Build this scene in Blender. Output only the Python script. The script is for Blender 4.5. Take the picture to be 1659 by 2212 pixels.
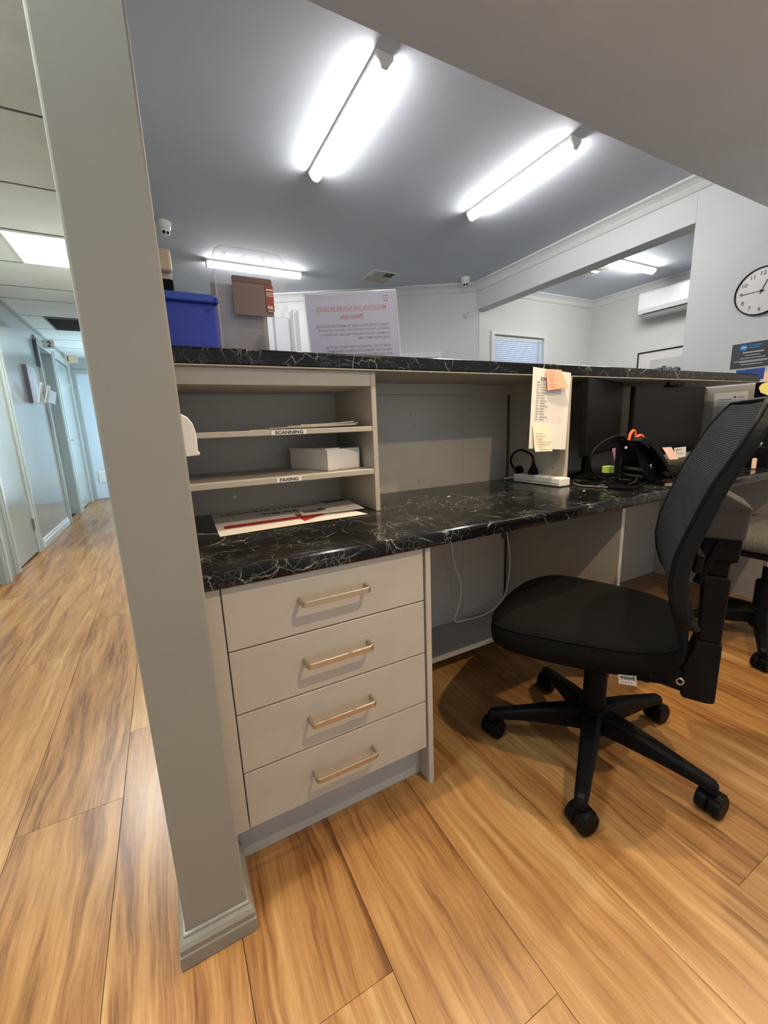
import bpy, bmesh, math, random
from mathutils import Vector, Matrix
random.seed(7)
V = Vector
S = bpy.context.scene
for o in list(bpy.data.objects):
    bpy.data.objects.remove(o)
COL = S.collection

# ------------------------------------------------------------------ camera
IW, IH = 1659, 2212
cam_loc = V((-0.063, -0.8219, 0.9835))
yaw, pitch, roll, focal = 0.4812, -0.2037, -0.0392, 890.8
fw = V((math.sin(yaw) * math.cos(pitch), math.cos(yaw) * math.cos(pitch), math.sin(pitch)))
r0 = V((math.cos(yaw), -math.sin(yaw), 0))
u0 = r0.cross(fw)
rt = math.cos(roll) * r0 + math.sin(roll) * u0
up = -math.sin(roll) * r0 + math.cos(roll) * u0
cd = bpy.data.cameras.new('camera')
cd.sensor_fit = 'VERTICAL'
cd.sensor_height = 36.0
cd.lens = focal * 36.0 / IH
cd.clip_start = 0.02
cam = bpy.data.objects.new('camera', cd)
COL.objects.link(cam)
cam.matrix_world = Matrix(((rt.x, up.x, -fw.x, cam_loc.x), (rt.y, up.y, -fw.y, cam_loc.y), (rt.z, up.z, -fw.z, cam_loc.z), (0, 0, 0, 1)))
S.camera = cam

# ------------------------------------------------------------------ world, lights, exposure
wd = bpy.data.worlds.new('world')
S.world = wd
wd.use_nodes = True
wd.node_tree.nodes['Background'].inputs[0].default_value = (0.86, 0.92, 1.0, 1)
wd.node_tree.nodes['Background'].inputs[1].default_value = 0.56
S.view_settings.view_transform = 'Standard'
S.view_settings.look = 'None'
S.view_settings.gamma = 1.0
S.view_settings.exposure = 0.5
S.view_settings.use_curve_mapping = False
WARM = (1.0, 0.77, 0.50)
E_BATTEN, E_PANEL, P_DOWN_A, P_DOWN_B, P_DOWN_C, P_WINDOW = 42.0, 42.0, 46.0, 48.0, 46.0, 27.0


def spot(name, loc, power, size, blend, radius, color):
    l = bpy.data.lights.new(name, 'SPOT')
    l.energy, l.spot_size, l.spot_blend, l.shadow_soft_size, l.color = power, math.radians(size), blend, radius, color
    o = bpy.data.objects.new(name, l)
    COL.objects.link(o)
    o.location = loc
    return o


DOWN_A, DOWN_B, DOWN_C = V((0.76, -0.94, 2.065)), V((0.93, 0.055, 2.065)), V((2.05, -0.42, 2.065))
spot('downlight_lamp', DOWN_A - V((0, 0, 0.012)), P_DOWN_A, 128, 0.55, 0.018, WARM)
spot('downlight_lamp', DOWN_B - V((0, 0, 0.012)), P_DOWN_B, 128, 0.55, 0.018, WARM)
spot('downlight_lamp', DOWN_C - V((0, 0, 0.012)), P_DOWN_C, 128, 0.55, 0.018, WARM)
al = bpy.data.lights.new('daylight', 'AREA')
al.shape, al.size, al.size_y, al.energy, al.color = 'RECTANGLE', 1.3, 1.9, P_WINDOW, (0.62, 0.86, 1.0)
ao = bpy.data.objects.new('daylight', al)
COL.objects.link(ao)
ao.location = (-0.10, 6.25, 1.15)
ao.rotation_euler = (math.radians(90), 0, math.radians(90))

# ------------------------------------------------------------------ materials
def lin(r, g, b):
    f = lambda c: (c / 255 / 12.92) if c / 255 <= 0.04045 else ((c / 255 + 0.055) / 1.055) ** 2.4
    return (f(r), f(g), f(b), 1)


def new_mat(name):
    m = bpy.data.materials.new(name)
    m.use_nodes = True
    nt = m.node_tree
    return m, nt, nt.nodes['Principled BSDF'], nt.links


def nd(nt, t, **kw):
    n = nt.nodes.new(t)
    for k, v in kw.items():
        setattr(n, k, v)
    return n


def plain(name, col, rough=0.5, metal=0.0, var=0.06, nscale=30, bump=0.0, spec=0.5, coat=0.0, trans=0.0, bscale=None):
    """a base colour with slight noise variation and optional fine bump"""
    m, nt, b, L = new_mat(name)
    tc = nd(nt, 'ShaderNodeTexCoord')
    no = nd(nt, 'ShaderNodeTexNoise')
    no.inputs['Scale'].default_value = nscale
    no.inputs['Detail'].default_value = 4
    L.new(tc.outputs['Object'], no.inputs['Vector'])
    cr = nd(nt, 'ShaderNodeValToRGB')
    c = col
    cr.color_ramp.elements[0].color = (c[0] * (1 - var), c[1] * (1 - var), c[2] * (1 - var), 1)
    cr.color_ramp.elements[1].color = (min(1, c[0] * (1 + var)), min(1, c[1] * (1 + var)), min(1, c[2] * (1 + var)), 1)
    cr.color_ramp.elements[0].position, cr.color_ramp.elements[1].position = 0.3, 0.7
    L.new(no.outputs['Fac'], cr.inputs['Fac'])
    L.new(cr.outputs['Color'], b.inputs['Base Color'])
    b.inputs['Roughness'].default_value = rough
    b.inputs['Metallic'].default_value = metal
    b.inputs['Specular IOR Level'].default_value = spec
    b.inputs['Coat Weight'].default_value = coat
    b.inputs['Transmission Weight'].default_value = trans
    if bump:
        n2 = nd(nt, 'ShaderNodeTexNoise')
        n2.inputs['Scale'].default_value = bscale or nscale * 8
        n2.inputs['Detail'].default_value = 3
        L.new(tc.outputs['Object'], n2.inputs['Vector'])
        bp = nd(nt, 'ShaderNodeBump')
        bp.inputs['Strength'].default_value = bump
        bp.inputs['Distance'].default_value = 0.002
        L.new(n2.outputs['Fac'], bp.inputs['Height'])
        L.new(bp.outputs['Normal'], b.inputs['Normal'])
    return m


def emis(name, col, strength):
    m, nt, b, L = new_mat(name)
    b.inputs['Base Color'].default_value = col
    b.inputs['Emission Color'].default_value = col
    b.inputs['Emission Strength'].default_value = strength
    return m


def wood():
    m, nt, b, L = new_mat('timber_plank')
    tc = nd(nt, 'ShaderNodeTexCoord')
    oi = nd(nt, 'ShaderNodeObjectInfo')
    mul = nd(nt, 'ShaderNodeMath', operation='MULTIPLY')
    mul.inputs[1].default_value = 37.0
    L.new(oi.outputs['Random'], mul.inputs[0])
    add = nd(nt, 'ShaderNodeVectorMath', operation='ADD')
    L.new(tc.outputs['Object'], add.inputs[0])
    L.new(mul.outputs[0], add.inputs[1])
    wp = nd(nt, 'ShaderNodeMapping')
    wp.inputs['Scale'].default_value = (5, 2.6, 5)
    L.new(add.outputs[0], wp.inputs['Vector'])
    wn = nd(nt, 'ShaderNodeTexNoise')
    wn.inputs['Scale'].default_value = 1.0
    wn.inputs['Detail'].default_value = 3
    L.new(wp.outputs[0], wn.inputs['Vector'])
    ws = nd(nt, 'ShaderNodeVectorMath', operation='MULTIPLY')
    ws.inputs[1].default_value = (0.055, 0.0, 0.0)
    L.new(wn.outputs['Color'], ws.inputs[0])
    wa = nd(nt, 'ShaderNodeVectorMath', operation='ADD')
    L.new(add.outputs[0], wa.inputs[0])
    L.new(ws.outputs[0], wa.inputs[1])
    add = wa
    mp = nd(nt, 'ShaderNodeMapping')
    mp.inputs['Scale'].default_value = (20, 1.3, 20)
    L.new(add.outputs[0], mp.inputs['Vector'])
    n1 = nd(nt, 'ShaderNodeTexNoise')
    n1.inputs['Scale'].default_value = 1.0
    n1.inputs['Detail'].default_value = 5
    n1.inputs['Roughness'].default_value = 0.55
    n1.inputs['Distortion'].default_value = 1.3
    L.new(mp.outputs[0], n1.inputs['Vector'])
    mp2 = nd(nt, 'ShaderNodeMapping')
    mp2.inputs['Scale'].default_value = (120, 5.5, 120)
    L.new(add.outputs[0], mp2.inputs['Vector'])
    n2 = nd(nt, 'ShaderNodeTexNoise')
    n2.inputs['Scale'].default_value = 1.0
    n2.inputs['Detail'].default_value = 4
    n2.inputs['Roughness'].default_value = 0.7
    n2.inputs['Distortion'].default_value = 0.4
    L.new(mp2.outputs[0], n2.inputs['Vector'])
    mix = nd(nt, 'ShaderNodeMath', operation='MULTIPLY_ADD')
    mix.inputs[1].default_value = 0.40
    L.new(n2.outputs['Fac'], mix.inputs[0])
    s = nd(nt, 'ShaderNodeMath', operation='MULTIPLY')
    s.inputs[1].default_value = 0.55
    L.new(n1.outputs['Fac'], s.inputs[0])
    L.new(s.outputs[0], mix.inputs[2])
    # every plank a little lighter or darker
    ml = nd(nt, 'ShaderNodeMath', operation='MULTIPLY_ADD')
    ml.inputs[1].default_value = 0.10
    ml.inputs[2].default_value = -0.05
    L.new(oi.outputs['Random'], ml.inputs[0])
    sm = nd(nt, 'ShaderNodeMath', operation='ADD')
    L.new(mix.outputs[0], sm.inputs[0])
    L.new(ml.outputs[0], sm.inputs[1])
    cr = nd(nt, 'ShaderNodeValToRGB')
    e = cr.color_ramp.elements
    e[0].position, e[0].color = 0.31, (0.115, 0.043, 0.011, 1)
    e[1].position, e[1].color = 0.69, (0.50, 0.322, 0.150, 1)
    x = e.new(0.40); x.color = (0.240, 0.107, 0.032, 1)
    x = e.new(0.47); x.color = (0.315, 0.153, 0.049, 1)
    x = e.new(0.56); x.color = (0.380, 0.204, 0.074, 1)
    L.new(sm.outputs[0], cr.inputs['Fac'])
    L.new(cr.outputs['Color'], b.inputs['Base Color'])
    rr = nd(nt, 'ShaderNodeMapRange')
    rr.inputs['To Min'].default_value, rr.inputs['To Max'].default_value = 0.24, 0.42
    L.new(n2.outputs['Fac'], rr.inputs['Value'])
    L.new(rr.outputs[0], b.inputs['Roughness'])
    b.inputs['Specular IOR Level'].default_value = 0.45
    bp = nd(nt, 'ShaderNodeBump')
    bp.inputs['Strength'].default_value = 0.22
    bp.inputs['Distance'].default_value = 0.0012
    L.new(n2.outputs['Fac'], bp.inputs['Height'])
    L.new(bp.outputs['Normal'], b.inputs['Normal'])
    return m


def marble():
    m, nt, b, L = new_mat('black_marble_laminate')
    tc = nd(nt, 'ShaderNodeTexCoord')
    nz = nd(nt, 'ShaderNodeTexNoise')
    nz.inputs['Scale'].default_value = 9
    nz.inputs['Detail'].default_value = 5
    L.new(tc.outputs['Object'], nz.inputs['Vector'])
    mixv = nd(nt, 'ShaderNodeMix', data_type='RGBA')
    mixv.inputs['Factor'].default_value = 0.08
    L.new(tc.outputs['Object'], mixv.inputs['A'])
    L.new(nz.outputs['Color'], mixv.inputs['B'])
    outs = []

    def masked(src, mscale, lo, hi, amp):
        mk = nd(nt, 'ShaderNodeTexNoise')
        mk.inputs['Scale'].default_value = mscale
        mk.inputs['Detail'].default_value = 3
        L.new(tc.outputs['Object'], mk.inputs['Vector'])
        m2 = nd(nt, 'ShaderNodeMapRange')
        m2.inputs['From Min'].default_value, m2.inputs['From Max'].default_value = lo, hi
        m2.inputs['To Max'].default_value = amp
        L.new(mk.outputs['Fac'], m2.inputs['Value'])
        mu = nd(nt, 'ShaderNodeMath', operation='MULTIPLY')
        L.new(src, mu.inputs[0])
        L.new(m2.outputs[0], mu.inputs[1])
        outs.append(mu.outputs[0])

    for k, (scale, wid, ms, lo, hi, amp) in enumerate(((2.6, 0.0035, 12, 0.45, 0.62, 1.0), (5.5, 0.004, 16, 0.47, 0.62, 0.9))):
        rn = nd(nt, 'ShaderNodeTexNoise')
        rn.inputs['Scale'].default_value = scale
        rn.inputs['Detail'].default_value = 2
        rn.inputs['Roughness'].default_value = 0.4
        rn.inputs['Distortion'].default_value = 0.35
        mp = nd(nt, 'ShaderNodeMapping')
        mp.inputs['Location'].default_value = (k * 3.1, k * 1.7, k)
        mp.inputs['Rotation'].default_value = (0, 0, 0.5 * k)
        mp.inputs['Scale'].default_value = (0.75, 1.35, 1.2)
        L.new(tc.outputs['Object'], mp.inputs['Vector'])
        L.new(mp.outputs[0], rn.inputs['Vector'])
        sb = nd(nt, 'ShaderNodeMath', operation='SUBTRACT')
        sb.inputs[1].default_value = 0.5
        L.new(rn.outputs['Fac'], sb.inputs[0])
        ab = nd(nt, 'ShaderNodeMath', operation='ABSOLUTE')
        L.new(sb.outputs[0], ab.inputs[0])
        mr = nd(nt, 'ShaderNodeMapRange')
        mr.inputs['From Max'].default_value = wid
        mr.inputs['To Min'].default_value, mr.inputs['To Max'].default_value = 1.0, 0.0
        L.new(ab.outputs[0], mr.inputs['Value'])
        masked(mr.outputs[0], ms, lo, hi, amp)
    for scale, wid, ms, lo, hi, amp in ((8, 0.010, 17, 0.47, 0.62, 1.0), (17, 0.018, 20, 0.47, 0.63, 0.9), (33, 0.030, 14, 0.49, 0.64, 0.8), (75, 0.09, 9, 0.53, 0.68, 0.6)):
        vo = nd(nt, 'ShaderNodeTexVoronoi', feature='DISTANCE_TO_EDGE')
        vo.inputs['Scale'].default_value = scale
        L.new(mixv.outputs['Result'], vo.inputs['Vector'])
        mr = nd(nt, 'ShaderNodeMapRange')
        mr.inputs['From Max'].default_value = wid
        mr.inputs['To Min'].default_value, mr.inputs['To Max'].default_value = 1.0, 0.0
        L.new(vo.outputs['Distance'], mr.inputs['Value'])
        masked(mr.outputs[0], ms, lo, hi, amp)
    a2 = None
    for o in outs:
        if a2 is None:
            a2 = o
            continue
        mx = nd(nt, 'ShaderNodeMath', operation='MAXIMUM')
        L.new(a2, mx.inputs[0])
        L.new(o, mx.inputs[1])
        a2 = mx.outputs[0]
    cr = nd(nt, 'ShaderNodeValToRGB')
    e = cr.color_ramp.elements
    e[0].position, e[0].color = 0.0, (0.0065, 0.0065, 0.0068, 1)
    e[1].position, e[1].color = 1.0, (0.50, 0.52, 0.48, 1)
    x = e.new(0.45); x.color = (0.06, 0.065, 0.06, 1)
    L.new(a2, cr.inputs['Fac'])
    # cloudy dark base
    L.new(cr.outputs['Color'], b.inputs['Base Color'])
    b.inputs['Roughness'].default_value = 0.16
    b.inputs['Specular IOR Level'].default_value = 0.24
    return m


def mesh_fabric():
    m, nt, b, L = new_mat('ribbed_mesh_fabric')
    tc = nd(nt, 'ShaderNodeTexCoord')
    w = nd(nt, 'ShaderNodeTexWave', wave_type='BANDS', bands_direction='Z')
    w.inputs['Scale'].default_value = 78
    w.inputs['Distortion'].default_value = 0.3
    w.inputs['Detail Scale'].default_value = 2
    L.new(tc.outputs['Object'], w.inputs['Vector'])
    cr = nd(nt, 'ShaderNodeValToRGB')
    cr.color_ramp.elements[0].color = (0.004, 0.005, 0.008, 1)
    cr.color_ramp.elements[1].color = (0.019, 0.024, 0.033, 1)
    L.new(w.outputs['Fac'], cr.inputs['Fac'])
    L.new(cr.outputs['Color'], b.inputs['Base Color'])
    b.inputs['Roughness'].default_value = 0.85
    b.inputs['Specular IOR Level'].default_value = 0.15
    bp = nd(nt, 'ShaderNodeBump')
    bp.inputs['Strength'].default_value = 0.5
    bp.inputs['Distance'].default_value = 0.002
    L.new(w.outputs['Fac'], bp.inputs['Height'])
    L.new(bp.outputs['Normal'], b.inputs['Normal'])
    return m


def clear(name, col, rough=0.05, alpha=0.25):
    """thin clear plastic: mostly see-through with a glossy skin"""
    m, nt, b, L = new_mat(name)
    out = nt.nodes['Material Output']
    tr = nd(nt, 'ShaderNodeBsdfTransparent')
    tr.inputs[0].default_value = col
    lw = nd(nt, 'ShaderNodeLayerWeight')
    lw.inputs['Blend'].default_value = 0.35
    mr = nd(nt, 'ShaderNodeMapRange')
    mr.inputs['To Min'].default_value, mr.inputs['To Max'].default_value = alpha * 0.5, min(1, alpha * 3)
    L.new(lw.outputs['Facing'], mr.inputs['Value'])
    mx = nd(nt, 'ShaderNodeMixShader')
    L.new(mr.outputs[0], mx.inputs['Fac'])
    L.new(tr.outputs[0], mx.inputs[1])
    L.new(b.outputs[0], mx.inputs[2])
    L.new(mx.outputs[0], out.inputs['Surface'])
    b.inputs['Base Color'].default_value = (0.9, 0.92, 0.95, 1)
    b.inputs['Roughness'].default_value = rough
    return m


def sheer(name, col, trans=0.5, tint=None):
    """paper that lets light through from behind"""
    m, nt, b, L = new_mat(name)
    out = nt.nodes['Material Output']
    b.inputs['Base Color'].default_value = col
    b.inputs['Roughness'].default_value = 0.8
    t = nd(nt, 'ShaderNodeBsdfTranslucent')
    t.inputs[0].default_value = tint or col
    mx = nd(nt, 'ShaderNodeMixShader')
    mx.inputs['Fac'].default_value = trans
    L.new(b.outputs[0], mx.inputs[1])
    L.new(t.outputs[0], mx.inputs[2])
    L.new(mx.outputs[0], out.inputs['Surface'])
    return m


def brushed():
    m, nt, b, L = new_mat('brushed_nickel')
    tc = nd(nt, 'ShaderNodeTexCoord')
    mp = nd(nt, 'ShaderNodeMapping')
    mp.inputs['Scale'].default_value = (12, 900, 900)
    L.new(tc.outputs['Object'], mp.inputs['Vector'])
    n = nd(nt, 'ShaderNodeTexNoise')
    n.inputs['Scale'].default_value = 1
    L.new(mp.outputs[0], n.inputs['Vector'])
    mr = nd(nt, 'ShaderNodeMapRange')
    mr.inputs['To Min'].default_value, mr.inputs['To Max'].default_value = 0.28, 0.5
    L.new(n.outputs['Fac'], mr.inputs['Value'])
    L.new(mr.outputs[0], b.inputs['Roughness'])
    b.inputs['Base Color'].default_value = (0.58, 0.52, 0.41, 1)
    b.inputs['Metallic'].default_value = 1.0
    return m


WOOD, MARBLE, NICKEL, MESHF = wood(), marble(), brushed(), mesh_fabric()
LAM = plain('beige_grey_laminate', (0.47, 0.435, 0.37), 0.45, var=0.03, nscale=14)
LAMS = plain('scuffed_beige_laminate', (0.47, 0.435, 0.37), 0.42, var=0.05, nscale=5)
KICK = plain('grey_kickboard', (0.40, 0.40, 0.38), 0.5, var=0.06, nscale=9)
PUTTY = plain('taupe_wall_paint', (0.265, 0.256, 0.22), 0.6, var=0.03, nscale=6, bump=0.12, bscale=260)
SOFF = plain('taupe_ceiling_paint', (0.73, 0.755, 0.78), 0.7, var=0.03, nscale=4, bump=0.08, bscale=200)
WALLW = plain('pale_grey_wall_paint', (0.70, 0.72, 0.72), 0.6, var=0.02, nscale=5, bump=0.06, bscale=220)
CEILW = plain('white_ceiling_paint', (0.70, 0.735, 0.82), 0.75, var=0.015, nscale=4, bump=0.05, bscale=220)
ENAMEL = plain('glossy_grey_green_enamel', (0.34, 0.375, 0.37), 0.2, var=0.03, nscale=3, bump=0.03, bscale=30, coat=0.4)
TILEM = plain('ceiling_tile_board', (0.76, 0.79, 0.77), 0.8, var=0.05, nscale=5, bump=0.1, bscale=300)
WHITE = plain('white_gloss_paint', (0.80, 0.81, 0.80), 0.35, var=0.02)
SKIRT = plain('putty_gloss_paint', (0.25, 0.24, 0.20), 0.35, var=0.06, nscale=12)
WPLAST = plain('white_plastic', (0.80, 0.79, 0.76), 0.3, var=0.015)
CREAM = plain('cream_plastic', (0.60, 0.49, 0.34), 0.35, var=0.02)
BLACKP = plain('black_plastic', (0.0045, 0.0045, 0.005), 0.45, var=0.15, nscale=60, bump=0.05, spec=0.10)
CHARP = plain('charcoal_plastic', (0.0065, 0.0065, 0.0068), 0.55, var=0.1, nscale=80, bump=0.1, spec=0.12)
GREYP = plain('grey_plastic', (0.13, 0.122, 0.115), 0.45, var=0.05)
BLACKF = plain('black_seat_fabric', (0.0062, 0.0058, 0.0053), 1.0, var=0.3, nscale=400, bump=0.5, bscale=1500, spec=0.08)
GREYF = plain('grey_seat_fabric', (0.085, 0.081, 0.072), 0.95, var=0.45, nscale=330, bump=0.5, bscale=900, spec=0.2)
SCREEN = plain('dark_screen', (0.006, 0.006, 0.008), 0.32, var=0.05, spec=0.10)
BLUEP = plain('blue_plastic', (0.022, 0.045, 0.40), 0.4, var=0.05, nscale=4)
PAPER = plain('white_paper', (0.80, 0.77, 0.73), 0.75, var=0.02)
PAPERC = plain('cream_paper', (0.84, 0.76, 0.58), 0.75, var=0.02)
PINKN = plain('salmon_note_paper', (0.90, 0.42, 0.28), 0.75, var=0.03)
PEACHN = plain('peach_note_paper', (0.92, 0.62, 0.50), 0.75, var=0.03)
YELN = plain('yellow_note_paper', (0.80, 0.72, 0.22), 0.75, var=0.03)
LIMEN = plain('lime_note_paper', (0.42, 0.58, 0.12), 0.75, var=0.03)
PINKV = plain('pink_note_paper', (0.72, 0.34, 0.62), 0.75, var=0.03)
INK = plain('black_ink', (0.02, 0.02, 0.022), 0.7, var=0.1)
GINK = plain('grey_ink', (0.16, 0.15, 0.17), 0.7, var=0.1)
FINK = plain('faint_ink', (0.42, 0.40, 0.38), 0.7, var=0.1)
RINK = plain('red_ink', (0.42, 0.025, 0.035), 0.6, var=0.06)
RINKP = plain('faded_red_ink', (0.62, 0.18, 0.20), 0.7, var=0.05)
PRINTD = plain('dark_print', (0.055, 0.062, 0.072), 0.4, var=0.25, nscale=9)
PRINTB = plain('blue_print', (0.03, 0.09, 0.36), 0.4, var=0.1)
LOGOB = plain('bright_blue_print', (0.02, 0.22, 0.62), 0.4, var=0.05)
ORANGE = plain('orange_plastic', (0.75, 0.12, 0.03), 0.35, var=0.04)
CHROME = plain('chrome', (0.75, 0.75, 0.76), 0.2, metal=1.0, var=0.02)
STEEL = plain('dull_steel', (0.42, 0.41, 0.40), 0.35, metal=1.0, var=0.05)
BROWN = plain('raw_brown_edge', (0.13, 0.065, 0.04), 0.8, var=0.3, nscale=60)
GAP = plain('dark_gap', (0.012, 0.012, 0.012), 0.9, var=0.1)
DUCT = plain('dark_vent_filter', (0.24, 0.25, 0.25), 0.8, var=0.1)
CLEAR = clear('clear_acrylic', (0.97, 0.98, 1.0, 1), 0.06, 0.16)
CLEAR2 = clear('clear_acrylic_edge', (0.94, 0.96, 1.0, 1), 0.1, 0.5)
SIGNP = sheer('backlit_sign_paper', (0.68, 0.66, 0.72, 1), 0.55, (0.78, 0.755, 0.84, 1))
BROC = sheer('backlit_brochure_paper', (0.42, 0.38, 0.38, 1), 0.5, (0.50, 0.46, 0.48, 1))
LABELP = sheer('backlit_label_card', (0.30, 0.25, 0.24, 1), 0.45, (0.40, 0.32, 0.32, 1))
LABELR = sheer('backlit_red_card', (0.50, 0.15, 0.16, 1), 0.5, (0.62, 0.22, 0.24, 1))
LAMP_ON = emis('lit_batten_diffuser', (1.0, 0.985, 0.96, 1), E_BATTEN)
PANEL_ON = emis('lit_panel_diffuser', (0.95, 1.0, 0.97, 1), E_PANEL)
DOWN_ON = emis('lit_downlight_lens', (1.0, 0.86, 0.66, 1), 12.0)
SLAT = sheer('blind_slat', (0.60, 0.64, 0.70, 1), 0.2)
SKYG = emis('daylit_window_pane', (0.66, 0.80, 1.0, 1), 0.85)

# ------------------------------------------------------------------ mesh helpers
WORG = {}


class MB:
    def __init__(s):
        s.v, s.f = [], []

    def add(s, vs, fs):
        k = len(s.v)
        s.v += [V(p) for p in vs]
        s.f += [tuple(i + k for i in f) for f in fs]
        return s

    def hexa(s, p):
        return s.add(p, [(0, 3, 2, 1), (4, 5, 6, 7), (0, 1, 5, 4), (1, 2, 6, 5), (2, 3, 7, 6), (3, 0, 4, 7)])

    def box(s, x0, x1, y0, y1, z0, z1):
        return s.hexa([(x0, y0, z0), (x1, y0, z0), (x1, y1, z0), (x0, y1, z0), (x0, y0, z1), (x1, y0, z1), (x1, y1, z1), (x0, y1, z1)])

    def obox(s, c, ax, h):
        c = V(c)
        a = [V(q).normalized() * k for q, k in zip(ax, h)]
        p = []
        for k in (-1, 1):
            for i, j in ((-1, -1), (1, -1), (1, 1), (-1, 1)):
                p.append(c + a[0] * i + a[1] * j + a[2] * k)
        return s.hexa(p)

    def prism(s, poly, ext):
        n = len(poly)
        ext = V(ext)
        vs = [V(p) for p in poly] + [V(p) + ext for p in poly]
        return s.add(vs, [tuple(range(n))[::-1], tuple(range(n, 2 * n))] + [(i, (i + 1) % n, n + (i + 1) % n, n + i) for i in range(n)])

    def rings(s, rings, cap=True, closed=True):
        n = len(rings[0])
        vs = [p for r in rings for p in r]
        fs = []
        for k in range(len(rings) - 1):
            for i in range(n if closed else n - 1):
                j = (i + 1) % n
                fs.append((k * n + i, k * n + j, (k + 1) * n + j, (k + 1) * n + i))
        if cap:
            fs.append(tuple(range(n))[::-1])
            fs.append(tuple((len(rings) - 1) * n + i for i in range(n)))
        return s.add(vs, fs)

    def lathe(s, prof, org, axis=(0, 0, 1), n=20, cap=True):
        ax = V(axis).normalized()
        t = V((1, 0, 0)) if abs(ax.x) < 0.9 else V((0, 1, 0))
        u = ax.cross(t).normalized()
        w = ax.cross(u)
        org = V(org)
        return s.rings([[org + ax * h + (u * math.cos(2 * math.pi * i / n) + w * math.sin(2 * math.pi * i / n)) * r for i in range(n)] for r, h in prof], cap)

    def tube(s, path, r, n=8, closed=False):
        path = [V(p) for p in path]
        m = len(path)
        rings, prev = [], None
        for i, p in enumerate(path):
            a = path[(i - 1) % m] if (closed or i) else path[0]
            c = path[(i + 1) % m] if (closed or i < m - 1) else path[-1]
            t = (c - a).normalized()
            if prev is None:
                q = V((0, 0, 1)) if abs(t.z) < 0.9 else V((1, 0, 0))
                u = (q - t * q.dot(t)).normalized()
            else:
                u = (prev - t * prev.dot(t)).normalized()
            prev = u
            w = t.cross(u)
            rr = r[i] if isinstance(r, (list, tuple)) else r
            rings.append([p + (u * math.cos(2 * math.pi * k / n) + w * math.sin(2 * math.pi * k / n)) * rr for k in range(n)])
        if closed:
            rings.append(rings[0])
        return s.rings(rings, cap=not closed)

    def sweep(s, path, prof, up=(0, 0, 1), flip=1):
        """profile [(out, up)] along an open polyline with mitred corners; 'out' is to the right of travel"""
        path = [V(p) for p in path]
        up = V(up)
        rings = []
        for i, p in enumerate(path):
            d0 = (path[i] - path[i - 1]).normalized() if i else (path[1] - path[0]).normalized()
            d1 = (path[i + 1] - path[i]).normalized() if i < len(path) - 1 else d0
            o0, o1 = d0.cross(up).normalized() * flip, d1.cross(up).normalized() * flip
            o = (o0 + o1)
            o = o / max(1e-6, o.length) / max(0.2, (o / max(1e-6, o.length)).dot(o0))
            rings.append([p + o * a + up * b for a, b in prof])
        return s.rings(rings)

    def build(s, name, mat, parent=None, bevel=0, seg=1, smooth=False, sub=0, origin=None):
        mn = V((min(p.x for p in s.v), min(p.y for p in s.v), min(p.z for p in s.v)))
        mx = V((max(p.x for p in s.v), max(p.y for p in s.v), max(p.z for p in s.v)))
        og = V(origin) if origin is not None else V(((mn.x + mx.x) / 2, (mn.y + mx.y) / 2, mn.z))
        me = bpy.data.meshes.new(name)
        me.from_pydata([p - og for p in s.v], [], s.f)
        bm = bmesh.new()
        bm.from_mesh(me)
        bmesh.ops.recalc_face_normals(bm, faces=bm.faces)
        bm.to_mesh(me)
        bm.free()
        me.materials.append(mat)
        o = bpy.data.objects.new(name, me)
        COL.objects.link(o)
        put(o, og, parent)
        if bevel:
            b = o.modifiers.new('edge', 'BEVEL')
            b.width, b.segments, b.limit_method, b.angle_limit = bevel, seg, 'ANGLE', math.radians(40)
        if sub:
            q = o.modifiers.new('smooth', 'SUBSURF')
            q.levels = q.render_levels = sub
        if smooth:
            for p in me.polygons:
                p.use_smooth = True
        return o


def put(o, og, parent):
    WORG[o.name] = V(og)
    if parent is not None:
        o.parent = parent
        o.location = V(og) - WORG[parent.name]
    else:
        o.location = og


def thing(name, label, cat, loc, group=None):
    o = bpy.data.objects.new(name, None)
    o.empty_display_size = 0.05
    COL.objects.link(o)
    put(o, V(loc), None)
    return tag(o, label, cat, group)


def tag(o, label, cat, group=None):
    o['label'], o['category'] = label, cat
    if group:
        o['group'] = group
    return o


def struct(o):
    o['kind'] = 'structure'
    return o


def bx(name, mat, parent, x0, x1, y0, y1, z0, z1, bevel=0.0012, seg=1):
    return MB().box(min(x0, x1), max(x0, x1), min(y0, y1), max(y0, y1), min(z0, z1), max(z0, z1)).build(name, mat, parent, bevel, seg)


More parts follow.
